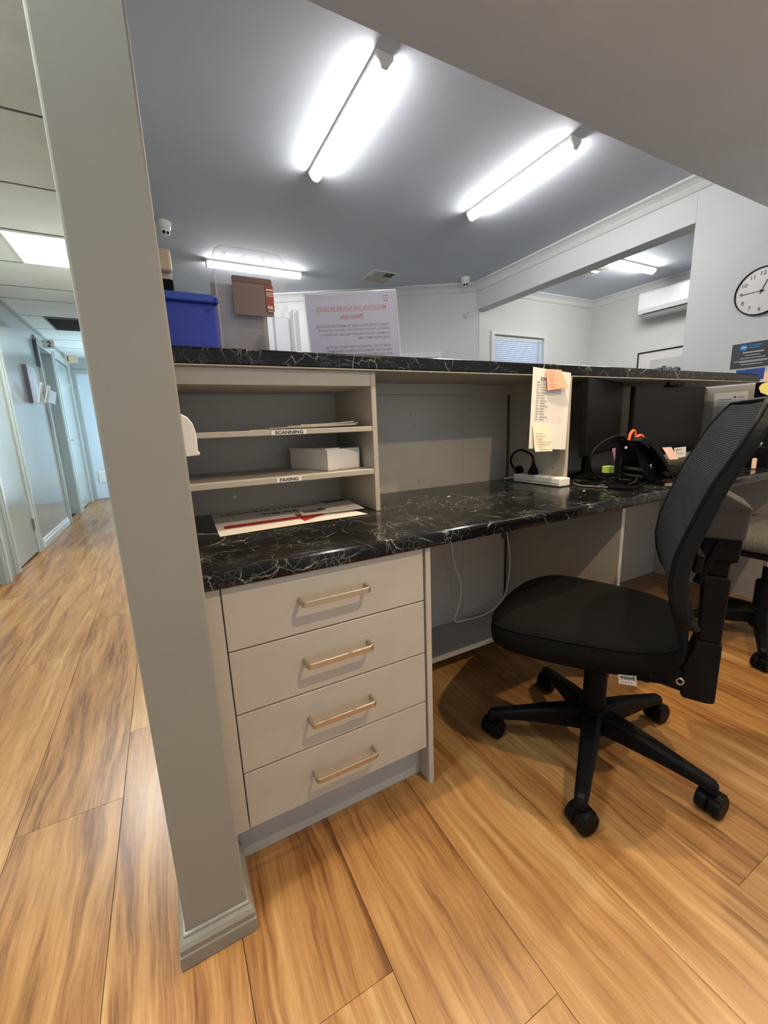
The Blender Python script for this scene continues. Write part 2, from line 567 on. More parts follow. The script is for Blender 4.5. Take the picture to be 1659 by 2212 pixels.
def text(body, mat, parent, org, xd, yd, w=None, h=None, align='CENTER', mirror=False, name='lettering', bold=0.0, lift=0.0006, space=1.0):
    """flat lettering as a real mesh: fitted to width w and/or height h, centred (or left aligned) on org"""
    cu = bpy.data.curves.new('t', 'FONT')
    cu.body, cu.size, cu.align_x, cu.space_line = body, 1.0, 'LEFT' if align == 'LEFT' else 'CENTER', space
    cu.offset = bold
    cu.resolution_u = 3
    t = bpy.data.objects.new('t', cu)
    COL.objects.link(t)
    dg = bpy.context.evaluated_depsgraph_get()
    me = bpy.data.meshes.new_from_object(t.evaluated_get(dg))
    bpy.data.objects.remove(t)
    bpy.data.curves.remove(cu)
    xs = [v.co.x for v in me.vertices]
    ys = [v.co.y for v in me.vertices]
    cx = min(xs) if align == 'LEFT' else (min(xs) + max(xs)) / 2
    cy = (min(ys) + max(ys)) / 2
    sx = w / (max(xs) - min(xs)) if w else None
    sy = h / (max(ys) - min(ys)) if h else None
    sx, sy = sx or sy, sy or sx
    xd, yd = V(xd).normalized(), V(yd).normalized()
    nn = xd.cross(yd).normalized()
    og = V(org) + nn * lift
    for v in me.vertices:
        v.co = xd * ((v.co.x - cx) * sx * (-1 if mirror else 1)) + yd * ((v.co.y - cy) * sy)
    me.materials.clear()
    me.materials.append(mat)
    o = bpy.data.objects.new(name, me)
    COL.objects.link(o)
    put(o, og, parent)
    return o


def bars(mat, parent, org, xd, yd, rows, name='print_lines', lift=0.0005):
    """unreadably small print as thin flat strips: rows of (x, y, length, height)"""
    xd, yd = V(xd).normalized(), V(yd).normalized()
    n = xd.cross(yd).normalized()
    b = MB()
    for x, y, l, h in rows:
        p = V(org) + xd * x + yd * y + n * lift
        b.add([p, p + xd * l, p + xd * l + yd * h, p + yd * h], [(0, 1, 2, 3)])
    return b.build(name, mat, parent)


def sheet(name, mat, parent, tl, tr, br, bl, bend=0.0, nx=6, ny=8, thick=0.0004, curl=None):
    """a sheet of paper with a slight bow; curl(i, j) adds an out-of-plane offset"""
    tl, tr, br, bl = V(tl), V(tr), V(br), V(bl)
    n = (tr - tl).cross(bl - tl).normalized()
    b = MB()
    top, bot = [], []
    for j in range(ny + 1):
        for i in range(nx + 1):
            a, c = i / nx, j / ny
            p = (tl * (1 - a) + tr * a) * (1 - c) + (bl * (1 - a) + br * a) * c
            k = bend * math.sin(math.pi * a) + (curl(a, c) if curl else 0)
            top.append(p + n * k)
            bot.append(p + n * (k + thick))
    w = nx + 1
    fs = []
    N = len(top)
    for j in range(ny):
        for i in range(nx):
            q = (j * w + i, j * w + i + 1, (j + 1) * w + i + 1, (j + 1) * w + i)
            fs.append(q)
            fs.append(tuple(x + N for x in q[::-1]))
    edge = [i for i in range(w)] + [j * w + nx for j in range(1, ny + 1)] + [ny * w + i for i in range(nx - 1, -1, -1)] + [j * w for j in range(ny - 1, 0, -1)]
    for k in range(len(edge)):
        a, c = edge[k], edge[(k + 1) % len(edge)]
        fs.append((a, c, c + N, a + N))
    b.add(top + bot, fs)
    return b.build(name, mat, parent)


def catmull(pts, k=6):
    pts = [V(p) for p in pts]
    out = []
    for i in range(len(pts) - 1):
        a, b, c, d = pts[max(0, i - 1)], pts[i], pts[i + 1], pts[min(len(pts) - 1, i + 2)]
        for t in range(k):
            t /= k
            out.append(0.5 * ((2 * b) + (c - a) * t + (2 * a - 5 * b + 4 * c - d) * t * t + (3 * b - a - 3 * c + d) * t ** 3))
    return out + [pts[-1]]


Xv, Yv, Zv = V((1, 0, 0)), V((0, 1, 0)), V((0, 0, 1))

# ------------------------------------------------------------------ floor: slab and planks
ZC, ZS, XR = 2.40, 2.07, 3.04
fl = struct(MB().box(-1.35, 5.0, -2.2, 7.4, -0.06, -0.006).build('floor', GAP, None))
PW, PL = 0.2365, 1.425
known = {-4: 2.366, -3: 1.415, -2: 0.39, -1: 0.68, 0: 1.12, 1: -0.473, 2: 0.52, 3: -0.95, 4: -0.543}
pm = {}


def plank(x0, x1, y0, y1):
    key = (round(x1 - x0, 3), round(y1 - y0, 3))
    g = 0.0003
    if key not in pm:
        w, l = key
        o = MB().box(g, w - g, g, l - g, -0.006, 0).build('plank', WOOD, fl, 0.0004, 1, origin=(0, 0, 0))
        o.location = V((x0, y0, 0)) - WORG[fl.name]
        pm[key] = o
        return
    o = pm[key].copy()
    COL.objects.link(o)
    o.location = V((x0, y0, 0)) - WORG[fl.name]


for c in range(-5, 13):
    x0 = -0.048 + c * PW
    x1 = x0 + PW
    off = known.get(c, (c * 0.618 * PL * 1.7) % PL)
    ymax = 7.3 if x0 < -0.06 else 0.72
    if x0 < -1.2:
        x0 = -1.2
    x1 = min(x1, XR)
    k0 = math.floor((-1.9 - off) / PL)
    y = off + k0 * PL
    while y < ymax:
        a, b = max(y, -1.9), min(y + PL, ymax)
        if b - a > 0.02:
            plank(x0, x1, a, b)
        y += PL

# ------------------------------------------------------------------ room shell
# wall end between corridor and reception desk
WX0, WX1, WYF = -0.142, -0.032, -0.10
w = MB().box(WX0, WX1, WYF, 5.55, 0, ZC).box(WX0, WX1, 5.55, 6.95, 0, 0.15).box(WX0, WX1, 5.55, 6.95, 2.1, ZC).box(WX0, WX1, 6.95, 7.4, 0, ZC)
struct(w.build('wall_front', PUTTY, None, 0.004, 2))
prof = [(0, 0), (0.015, 0), (0.015, 0.030), (0.013, 0.032), (0.013, 0.035), (0.0135, 0.044), (0.010, 0.053), (0.0055, 0.060), (0.0055, 0.0645), (0.003, 0.067), (0, 0.067)]
b = MB()
b.sweep([(WX0, 2.0, 0), (WX0, WYF, 0), (WX1, WYF, 0), (WX1, 0.045, 0)], prof, flip=1)
struct(b.build('baseboard_front', SKIRT, None, 0.0015, 2))

# right wall with the wide opening
w = MB().box(XR, XR + 0.14, -2.0, 0.785, 0, ZC).box(XR, XR + 0.14, 0.785, 2.95, 2.151, ZC)
struct(w.build('wall_right', WALLW, None, 0.002))
# angled wall across the waiting room
ad = V((0.8627, -0.5057, 0))
an = V((0.5057, 0.8627, 0))
A0 = V((3.06, 2.824, 0))
A1 = V((-0.04, A0.y + (A0.x + 0.04) / 0.8627 * 0.5057, 0))
b = MB().hexa([A1, A0, A0 + an * 0.1, A1 + an * 0.1, A1 + Zv * ZC, A0 + Zv * ZC, A0 + an * 0.1 + Zv * ZC, A1 + an * 0.1 + Zv * ZC])
struct(b.build('wall_back', WALLW, None))
# room beyond the opening
WALLB = plain('warm_white_wall_paint', (0.74, 0.74, 0.71), 0.6, var=0.02, nscale=5, bump=0.06, bscale=220)
wx0, wx1, wz0, wz1 = 3.285, 4.05, 0.95, 1.925
w = MB()
YB = 2.84
w.box(3.08, wx0, YB, YB + 0.12, 0, ZC).box(wx1, 5.0, YB, YB + 0.12, 0, ZC).box(wx0, wx1, YB, YB + 0.12, 0, wz0).box(wx0, wx1, YB, YB + 0.12, wz1, ZC)
struct(w.build('wall_far', WALLB, None))
XF = 4.883
struct(MB().box(XF, XF + 0.12, -0.6, YB, 0, ZC).build('wall_side', WALLB, None))
struct(MB().box(XR + 0.14, XF, -0.7, -0.6, 0, ZC).build('wall_near', WALLB, None))
# ceilings
struct(MB().box(WX1, XR + 0.1, 0.4135, 4.9, ZC, ZC + 0.08).box(XR + 0.1, XF + 0.1, -0.7, YB, ZC, ZC + 0.08).build('ceiling', CEILW, None))
struct(MB().box(WX1, XR, -2.0, 0.4135, ZS, ZC + 0.05).build('ceiling_front', SOFF, None, 0.003))

# cornices
cprof = [(0, 0), (0.012, 0), (0.02, 0.012), (0.03, 0.034), (0.048, 0.052), (0.07, 0.062), (0.07, 0.075), (0, 0.075)]
cz = ZC - 0.075
struct(MB().sweep([(XR, 0.4135, cz), (XR, 2.79, cz)], cprof, flip=-1).build('trim_1', WHITE, None))
pA = A0 - ad * 0.02
struct(MB().sweep([A1 + Zv * cz, pA + Zv * cz], cprof, flip=1).build('trim_2', WHITE, None))
struct(MB().sweep([(3.18, YB, cz), (XF, YB, cz), (XF, -0.5, cz)], cprof, flip=1).build('trim_3', WHITE, None))

# window with venetian blind beyond the opening
wn = struct(MB().box(wx0 - 0.043, wx1 + 0.043, YB - 0.022, YB + 0.0, wz1, wz1 + 0.04).box(wx0 - 0.043, wx0, YB - 0.022, YB, wz0, wz1).box(wx1, wx1 + 0.043, YB - 0.022, YB, wz0, wz1).box(wx0 - 0.06, wx1 + 0.06, YB - 0.03, YB, wz0 - 0.03, wz0).build('window_1', WHITE, None, 0.003))
bx('pane', SKYG, wn, wx0, wx1, YB + 0.09, YB + 0.096, wz0, wz1, 0)
bx('sash_frame', WHITE, wn, wx0, wx0 + 0.03, YB + 0.06, YB + 0.088, wz0, wz1)
vb = thing('venetian_blind', 'white venetian blind closed in the window of the room beyond the opening', 'blind', ((wx0 + wx1) / 2, YB + 0.03, wz0))
bx('head_rail', WPLAST, vb, wx0 + 0.005, wx1 - 0.005, YB + 0.012, YB + 0.05, wz1 - 0.035, wz1 - 0.002)
b = MB()
z = wz1 - 0.05
while z > wz0 + 0.03:
    b.obox(((wx0 + wx1) / 2, YB + 0.032, z), (Xv, V((0, 0.65, 0.76)), V((0, 0.76, -0.65))), (0.37, 0.0125, 0.0006))
    z -= 0.021
sl = b.build('slats', SLAT, vb)
sl['kind'] = 'stuff'
for x in (wx0 + 0.10, wx1 - 0.10):
    b = MB()
    b.box(x - 0.002, x + 0.002, YB + 0.012, YB + 0.016, wz0 + 0.03, wz1 - 0.03)
    b.build('ladder_cord', WPLAST, vb)

# white framed door in the angled wall
t0, t1 = (A0.x - 2.725) / 0.8627, (A0.x - 2.06) / 0.8627
P = lambda t, out, zz: A0 - ad * t - an * out + Zv * zz
dr = MB()
for ta, tb, za, zb in ((t0, t0 + 0.05, 0, 1.695), (t1 - 0.05, t1, 0, 1.695), (t0, t1, 1.695, 1.75)):
    dr.hexa([P(ta, 0, za), P(tb, 0, za), P(tb, 0.022, za), P(ta, 0.022, za), P(ta, 0, zb), P(tb, 0, zb), P(tb, 0.022, zb), P(ta, 0.022, zb)])
d1 = struct(dr.build('door_1', WHITE, None, 0.003))
MB().hexa([P(t0 + 0.05, 0, 0.01), P(t1 - 0.05, 0, 0.01), P(t1 - 0.05, 0.006, 0.01), P(t0 + 0.05, 0.006, 0.01), P(t0 + 0.05, 0, 1.695), P(t1 - 0.05, 0, 1.695), P(t1 - 0.05, 0.006, 1.695), P(t0 + 0.05, 0.006, 1.695)]).build('leaf', WALLB, d1)

# ------------------------------------------------------------------ corridor
XL, YE = -1.16, 7.25
w = MB()
def lw(y0, y1, z0=0.0, z1=2.26):
    w.box(XL - 0.16, XL, y0, y1, z0, z1)
lw(-2.0, 2.15); lw(2.87, 3.18); lw(3.79, 5.27); lw(5.93, 6.12); lw(7.02, YE + 0.1)
for y0, y1 in ((2.15, 2.87), (3.18, 3.79), (5.27, 5.93), (6.12, 7.02)):
    lw(y0, y1, 2.03)
struct(w.build('wall_left', ENAMEL, None))
ex0, ex1 = -1.105, -0.36
w = MB().box(XL, ex0, YE, YE + 0.1, 0, 2.26).box(ex1, WX0, YE, YE + 0.1, 0, 2.26).box(ex0, ex1, YE, YE + 0.1, 1.965, 2.26)
struct(w.build('wall_end', ENAMEL, None))
struct(MB().sweep([(XL, 3.965, 0), (XL, 5.15, 0)], [(0, 0), (0.014, 0), (0.014, 0.05), (0.008, 0.06), (0.008, 0.075), (0.003, 0.085), (0, 0.085)], flip=1).build('baseboard_left', plain('pale_blue_gloss', (0.62, 0.68, 0.70), 0.25, var=0.02), None))


def corridor_door(n, y0, y1, recess, gap=0.012, handle=None, hinge=None):
    c, k = 0.085, 0.018
    m = MB()
    for ya, yb, za, zb in ((y0 - c, y0, 0, 2.03 + c), (y1, y1 + c, 0, 2.03 + c), (y0, y1, 2.03, 2.03 + c)):
        m.box(XL, XL + k, ya, yb, za, zb)
        if zb - za > 1:
            m.box(XL + k, XL + k + 0.008, ya + 0.015, yb - 0.03, za, zb - 0.02)
        else:
            m.box(XL + k, XL + k + 0.008, ya, yb, za + 0.03, zb - 0.02)
    d = struct(m.build('door_%d' % n, plain('door_casing_enamel', (0.42, 0.46, 0.44), 0.25, var=0.02), None, 0.003, 2))
    bx('leaf', ENAMEL, d, XL - recess - 0.038, XL - recess, y0 + 0.004, y1 - 0.004, gap, 2.022)
    bx('door_stop', ENAMEL, d, XL - recess + 0.001, XL - recess + 0.012, y1 - 0.02, y1, 0.0, 2.03) if recess > 0.02 else None
    if handle:
        h = MB().lathe([(0.024, 0), (0.024, 0.008), (0.009, 0.01), (0.009, 0.045)], (XL - recess, handle, 0.97), (1, 0, 0), 14)
        h.tube([(XL - recess + 0.045, handle, 0.97), (XL - recess + 0.048, handle + (0.11 if n == 5 else -0.11), 0.97)], 0.009)
        h.build('handle', CHROME, d, smooth=False)
    for hz in (hinge or ()):
        MB().lathe([(0.009, 0), (0.009, 0.09)], (XL - recess + 0.004, y1 - 0.008, hz), (0, 0, 1), 8).build('hinge', STEEL, d)
    return d


corridor_door(2, 2.15, 2.87, 0.02)
corridor_door(3, 3.18, 3.79, 0.004, handle=3.21, hinge=(0.22, 1.7))
corridor_door(4, 5.27, 5.93, 0.10, hinge=(0.25, 1.62))
corridor_door(5, 6.12, 7.02, 0.012, handle=6.2)
# door at the corridor's end with a low grille
m = MB().box(ex0 - 0.05, ex0, YE - 0.018, YE, 0, 1.965).box(ex1, ex1 + 0.05, YE - 0.018, YE, 0, 1.965).box(ex0 - 0.05, ex1 + 0.05, YE - 0.018, YE, 1.965, 2.02)
d6 = struct(m.build('door_6', ENAMEL, None, 0.003))
bx('leaf', plain('blue_grey_gloss', (0.55, 0.62, 0.68), 0.18, var=0.02, coat=0.4), d6, ex0 + 0.004, ex1 - 0.004, YE + 0.005, YE + 0.045, 0.012, 1.958)
g = bx('grille', WPLAST, d6, -1.035, -0.60, YE - 0.008, YE + 0.005, 0.27, 0.45)
for i in range(8):
    MB().obox((-0.8175, YE - 0.012, 0.292 + i * 0.0195), (Xv, V((0, 1, -0.8)), V((0, 0.8, 1))), (0.20, 0.009, 0.0012)).build('louvre', WPLAST, g)

# suspended ceiling tiles
cc = struct(MB().box(XL - 0.1, WX0, -2.0, YE + 0.1, 2.215, 2.25).build('ceiling_corridor', WHITE, None))
ys = [-1.48, -0.9, -0.32, 0.26, 0.84, 1.42, 2.0, 2.57, 3.145, 3.725, 4.1, 4.70, 5.29, 5.89, 6.45, 7.25]
for i in range(len(ys) - 1):
    y0, y1 = ys[i], ys[i + 1]
    if i in (2, 7):
        for xa, xb in ((XL + 0.004, -0.757),):
            bx('tile', TILEM, cc, xa, xb, y0 + 0.006, y1 - 0.006, 2.2, 2.215, 0.002)
        bx('tile', TILEM, cc, WX0 - 0.004, -0.152, y0 + 0.006, y1 - 0.006, 2.2, 2.215, 0.002)
        continue
    if i == 11:
        bx('tile', TILEM, cc, XL + 0.004, -0.955, y0 + 0.006, y1 - 0.006, 2.2, 2.215, 0.002)
        bx('tile', TILEM, cc, -0.355, WX0 - 0.004, y0 + 0.006, y1 - 0.006, 2.2, 2.215, 0.002)
        continue
    bx('tile', TILEM, cc, XL + 0.004, WX0 - 0.004, y0 + 0.006, y1 - 0.006, 2.2, 2.215, 0.002)
for y in ys[1:-1]:
    k = 0.03 if abs(y - 4.1) < 0.01 else 0.007
    bx('ceiling_rail', GREYP if k < 0.02 else KICK, cc, XL, WX0, y - k / 2, y + k / 2, 2.199, 2.205, 0)
struct(MB().box(XL, XL + 0.022, -1.9, YE, 2.178, 2.2).build('trim_4', KICK, None))
for ya, yb, lb in ((2.574, 3.141, 'lit square panel light in the corridor ceiling tiles, ahead of the dark grille'), (-0.316, 0.256, 'unseen square panel light added in the corridor ceiling to brighten the near floor')):  # second panel is out of view, added to brighten the near corridor floor
    pl = thing('ceiling_panel_light', lb, 'ceiling light', (-0.455, (ya + yb) / 2, 2.195), 'corridor panel lights')
    MB().box(-0.757, -0.152, ya, ya + 0.026, 2.194, 2.215).box(-0.757, -0.152, yb - 0.026, yb, 2.194, 2.215).box(-0.757, -0.742, ya + 0.026, yb - 0.026, 2.194, 2.215).box(-0.167, -0.152, ya + 0.026, yb - 0.026, 2.194, 2.215).build('frame', WPLAST, pl, 0.001)
    bx('diffuser', PANEL_ON, pl, -0.742, -0.167, ya + 0.026, yb - 0.026, 2.196, 2.212, 0)
rv = thing('return_air_grille', 'dark grey return air grille set into the corridor ceiling', 'vent', (-0.655, 5.0, 2.19))
MB().box(-0.955, -0.355, 4.705, 4.725, 2.192, 2.212).box(-0.955, -0.355, 5.265, 5.285, 2.192, 2.212).box(-0.955, -0.94, 4.725, 5.265, 2.192, 2.212).box(-0.37, -0.355, 4.725, 5.265, 2.192, 2.212).build('frame', GREYP, rv)
bx('filter', DUCT, rv, -0.94, -0.37, 4.725, 5.265, 2.204, 2.212, 0)
for i in range(13):
    MB().obox((-0.655, 4.745 + i * 0.0415, 2.2), (Xv, V((0, 1, 0.8)), V((0, -0.8, 1))), (0.284, 0.011, 0.0008)).build('louvre', DUCT, rv)


def flag_sign(ch, loc, w_, h_, label, shift):
    t = thing('door_number_sign', label, 'sign', loc, 'door number signs')
    x, y, z = loc
    bx('plate', CREAM if ch == '1' else WPLAST, t, x - w_ / 2, x + w_ / 2, y - 0.004, y + 0.004, z, z + h_)
    bx('bracket', STEEL, t, x - w_ / 2 - 0.014, x - w_ / 2, y - 0.008, y + 0.008, z + 0.01, z + h_ - 0.01)
    text(ch, INK, t, (x + shift, y - 0.004, z + h_ / 2), Xv, Zv, h=h_ * 0.66, bold=0.02)


flag_sign('2', (-1.085, 5.55, 2.035), 0.10, 0.10, 'door number sign reading 2 above the near corridor doorway', 0.0)
flag_sign('1', (-1.055, 6.75, 2.05), 0.15, 0.11, 'door number sign reading 1 above the far corridor doorway', -0.04)

# brochure holder and notice frame on the corridor wall
bh = thing('brochure_holder', 'clear wall brochure holder with white leaflets on the corridor wall', 'holder', (XL, 4.68, 1.35))
bx('back_plate', plain('dark_edge_plastic', (0.05, 0.04, 0.06), 0.3), bh, XL + 0.001, XL + 0.03, 4.50, 4.515, 1.35, 1.71)
bx('acrylic_back', CLEAR2, bh, XL + 0.03, XL + 0.033, 4.515, 4.80, 1.35, 1.71)
MB().box(XL + 0.033, XL + 0.15, 4.515, 4.80, 1.35, 1.353).hexa([(XL + 0.148, 4.515, 1.35), (XL + 0.15, 4.515, 1.35), (XL + 0.15, 4.80, 1.35), (XL + 0.148, 4.80, 1.35), (XL + 0.178, 4.515, 1.47), (XL + 0.18, 4.515, 1.47), (XL + 0.18, 4.80, 1.47), (XL + 0.178, 4.80, 1.47)]).build('pocket', CLEAR2, bh)
for k, (a, y) in enumerate(((0.10, 4.56), (0.135, 4.66))):
    lf = MB().hexa([(XL + a - 0.05, y, 1.356), (XL + a - 0.036, y, 1.356), (XL + a - 0.036, y + 0.1, 1.356), (XL + a - 0.05, y + 0.1, 1.356), (XL + a + 0.0, y, 1.55 - k * 0.02), (XL + a + 0.014, y, 1.55 - k * 0.02), (XL + a + 0.014, y + 0.1, 1.55 - k * 0.02), (XL + a + 0.0, y + 0.1, 1.55 - k * 0.02)]).build('leaflet_stack', PAPER, None, 0.002)
    tag(lf, ('taller stack of white leaflets nearer the corridor wall', 'shorter stack of white leaflets nearer the corridor walkway')[k] + ' in the clear holder', 'leaflets', 'leaflets in the corridor holder')
nb = bx('notice_frame', plain('dark_frame', (0.07, 0.075, 0.08), 0.4), None, XL + 0.001, XL + 0.03, 5.135, 5.17, 1.78, 2.06, 0.002)
tag(nb, 'narrow dark notice frame beside the corridor doorway, higher than the brochure holder', 'frame')

# ------------------------------------------------------------------ ceiling lights, vents, cameras
def batten(p0, p1, label, group='ceiling batten lights'):
    p0, p1 = V(p0), V(p1)
    d = (p1 - p0).normalized()
    sd = d.cross(Zv)
    c = (p0 + p1) / 2
    t = thing('batten_light', label, 'ceiling light', (c.x, c.y, ZC - 0.06), group)
    L = (p1 - p0).length / 2
    MB().obox(c + Zv * (ZC - 0.008), (d, sd, Zv), (L - 0.012, 0.036, 0.008)).build('base', WPLAST, t)
    pr = []
    for k in range(9):
        a = math.pi * k / 8
        pr.append(sd * (0.034 * math.cos(a)) - Zv * (0.036 * math.sin(a) ** 0.8))
    MB().prism([p0 + d * 0.012 + Zv * (ZC - 0.016) + q for q in pr], d * (2 * L - 0.024)).build('diffuser', LAMP_ON, t)
    for q0 in (p0, p1 - d * 0.012):
        MB().prism([q0 + Zv * (ZC - 0.001) + sd * 0.038, q0 + Zv * (ZC - 0.001) - sd * 0.038, q0 + Zv * (ZC - 0.02) - sd * 0.038, q0 + Zv * (ZC - 0.055) - sd * 0.012, q0 + Zv * (ZC - 0.055) + sd * 0.012, q0 + Zv * (ZC - 0.02) + sd * 0.038], d * 0.012).build('end_cap', WPLAST, t, 0.002)


batten((0.888, 0.84, 0), (0.888, 1.68, 0), 'lit batten light over the counter, nearer the beige wall end')
batten((2.01, 0.855, 0), (2.01, 1.69, 0), 'lit batten light over the waiting room, nearer the opening')
batten((0.45, 3.19, 0), (1.265, 3.19, 0), 'lit batten light crosswise behind the clear brochure holder')
batten((3.57, 1.83, 0), (4.40, 1.83, 0), 'lit batten light in the room beyond the opening')


def ceiling_vent(x0, x1, y0, y1, label):
    t = thing('ceiling_vent', label, 'vent', ((x0 + x1) / 2, (y0 + y1) / 2, ZC - 0.02), 'ceiling air vents')
    f = 0.02
    MB().box(x0, x1, y0, y0 + f, ZC - 0.008, ZC).box(x0, x1, y1 - f, y1, ZC - 0.008, ZC).box(x0, x0 + f, y0 + f, y1 - f, ZC - 0.008, ZC).box(x1 - f, x1, y0 + f, y1 - f, ZC - 0.008, ZC).build('frame', WPLAST, t, 0.001)
    bx('duct', GAP, t, x0 + f, x1 - f, y0 + f, y1 - f, ZC - 0.003, ZC - 0.001, 0)
    xm, ym = (x0 + x1) / 2, (y0 + y1) / 2
    bx('divider', WPLAST, t, xm - 0.004, xm + 0.004, y0 + f, y1 - f, ZC - 0.014, ZC - 0.004)
    n = 6
    for s in (0, 1):
        xa, xb = (x0 + f, xm - 0.004) if s == 0 else (xm + 0.004, x1 - f)
        for i in range(n):
            xx = xa + (i + 0.5) * (xb - xa) / n
            MB().obox((xx, (ym + y0 + f) / 2, ZC - 0.008), (Yv, V((1, 0, 1 if s else -1.0)), V((-1, 0, 1))), ((ym - y0 - f) / 2, 0.007, 0.0008)).build('louvre', WPLAST, t)
        for i in range(3):
            yy = ym + (i + 0.5) * (y1 - f - ym) / 3
            MB().obox(((xa + xb) / 2, yy, ZC - 0.012), (Xv, V((0, 1, -0.55)), V((0, 0.55, 1))), ((xb - xa) / 2, 0.021, 0.0008)).build('louvre', plain('cream_vent_blade', (0.62, 0.58, 0.50), 0.5) if i == 0 and s == 0 else bpy.data.materials['cream_vent_blade'], t)


ceiling_vent(1.85, 2.12, 2.86, 3.12, 'square white air vent in the waiting room ceiling')
ceiling_vent(3.70, 3.95, 1.93, 2.19, 'square white air vent beside the batten light beyond the opening')


def dome(loc, face, label):
    t = thing('security_camera', label, 'camera', loc, 'security cameras')
    loc, face = V(loc), V(face).normalized()
    MB().lathe([(0.045, 0), (0.047, -0.008), (0.044, -0.03), (0.036, -0.05), (0.03, -0.055)], loc, (0, 0, 1), 24).build('housing', WPLAST, t, smooth=True)
    b = MB()
    c = loc - Zv * 0.055
    b.lathe([(0.034 * math.sin(math.pi * k / 10) + 1e-4, 0.034 * math.cos(math.pi * k / 10)) for k in range(11)], c, (0, 0, 1), 20)
    ball = b.build('ball', WPLAST, t, smooth=True)
    sd = face.cross(Zv).normalized()
    for k in (-1, 1):
        MB().lathe([(0.0095, 0.0), (0.0095, 0.004), (0.006, 0.005)], c + face * 0.0295 + sd * 0.0125 * k, face, 12).build('lens', BLACKP, ball)


fc = V((0.1, -1, -0.75))
dome((0.137, 2.62, ZC), (0.25, -1, -0.7), 'white ceiling dome camera beside the beige wall end')
dome((2.80, 2.72, ZC), (-0.75, -1, -0.75), 'white ceiling dome camera in the corner by the opening')
# motion sensor low on the angled wall
q = A0 - ad * ((A0.x - 2.942) / 0.8627)
ms = thing('motion_sensor', 'small white motion sensor on the angled wall below the corner camera', 'sensor', (q.x, q.y, 2.08))
b = MB().lathe([(0.034, 0), (0.034, 0.010), (0.024, 0.016)], V((q.x, q.y, 2.10)) , -an, 18)
b.build('mount', WPLAST, ms, smooth=False)
MB().lathe([(0.024 * math.sin(math.pi * k / 8) + 1e-4, 0.024 * math.cos(math.pi * k / 8)) for k in range(9)], V((q.x, q.y, 2.10)) - an * 0.028, (0, 0, 1), 16).build('ball', WPLAST, ms, smooth=True)

# downlights over the staff side of the desk (above the frame)
for p, lb in ((DOWN_A, 'recessed warm downlight behind the chair'), (DOWN_B, 'recessed warm downlight over the desk'), (DOWN_C, 'recessed warm downlight over the grey chair at the right')):
    t = thing('downlight', lb + ' in the lower ceiling', 'ceiling light', (p.x, p.y, ZS - 0.006), 'warm downlights')
    MB().lathe([(0.048, 0), (0.052, 0.004), (0.052, 0.006)], p + Zv * -0.001, (0, 0, 1), 24).build('trim_ring', WPLAST, t)
    MB().lathe([(0.036, 0), (0.036, 0.002)], p + Zv * -0.002, (0, 0, 1), 20).build('lens', DOWN_ON, t)

# ------------------------------------------------------------------ things beyond the opening and on the right wall
ac = thing('split_air_conditioner', 'white split air conditioner high on the wall beyond the opening', 'air conditioner', (XF, 1.74, 2.03))
y0, y1 = 1.36, 2.13
pr = [(XF, 0, 2.035), (XF, 0, 2.29), (XF - 0.17, 0, 2.29), (XF - 0.2, 0, 2.272), (XF - 0.205, 0, 2.11), (XF - 0.19, 0, 2.07), (XF - 0.14, 0, 2.035)]
MB().prism([(x, y0, z) for x, _, z in pr], (0, y1 - y0, 0)).build('body', WHITE, ac, 0.008, 2)
bx('outlet_slot', GAP, ac, XF - 0.190, XF - 0.176, y0 + 0.05, y1 - 0.05, 2.061, 2.068, 0)
MB().hexa([(XF - 0.180, y0 + 0.05, 2.062), (XF - 0.145, y0 + 0.05, 2.036), (XF - 0.145, y1 - 0.05, 2.036), (XF - 0.180, y1 - 0.05, 2.062), (XF - 0.184, y0 + 0.05, 2.058), (XF - 0.149, y0 + 0.05, 2.031), (XF - 0.149, y1 - 0.05, 2.031), (XF - 0.184, y1 - 0.05, 2.058)]).build('louvre', WHITE, ac)

pf = thing('framed_picture', 'black framed picture of grey rocks on the wall beyond the opening', 'picture', (XF, 1.7, 1.15))
ya, yb, za, zb = 1.2, 2.2, 1.05, 1.694
MB().box(XF - 0.02, XF, ya, yb, zb - 0.012, zb).box(XF - 0.02, XF, ya, yb, za, za + 0.012).box(XF - 0.02, XF, yb - 0.012, yb, za + 0.012, zb - 0.012).box(XF - 0.02, XF, ya, ya + 0.012, za + 0.012, zb - 0.012).build('frame', BLACKP, pf)
bx('mount_board', PAPER, pf, XF - 0.012, XF - 0.001, ya + 0.012, yb - 0.012, za + 0.012, zb - 0.012, 0)
bx('print', plain('pale_art_print', (0.62, 0.62, 0.60), 0.6, var=0.08, nscale=8), pf, XF - 0.0135, XF - 0.0115, ya + 0.14, yb - 0.14, za + 0.11, zb - 0.10, 0)
b = MB()
rr = random.Random(3)
for k in range(9):
    cy, czz = 2.02 - k * 0.058, 1.505 - abs(k - 2) * 0.012 + rr.uniform(-0.02, 0.02)
    r = rr.uniform(0.03, 0.06)
    ring = [(XF - 0.0142, cy + r * math.cos(a * math.pi / 4) * rr.uniform(0.8, 1.1), czz - 0.03 + r * math.sin(a * math.pi / 4) * rr.uniform(0.8, 1.1)) for a in range(8)]
    b.add(ring, [tuple(range(8))])
b.build('rock_shapes', plain('grey_art_print', (0.16, 0.16, 0.165), 0.6, var=0.5, nscale=24), pf)

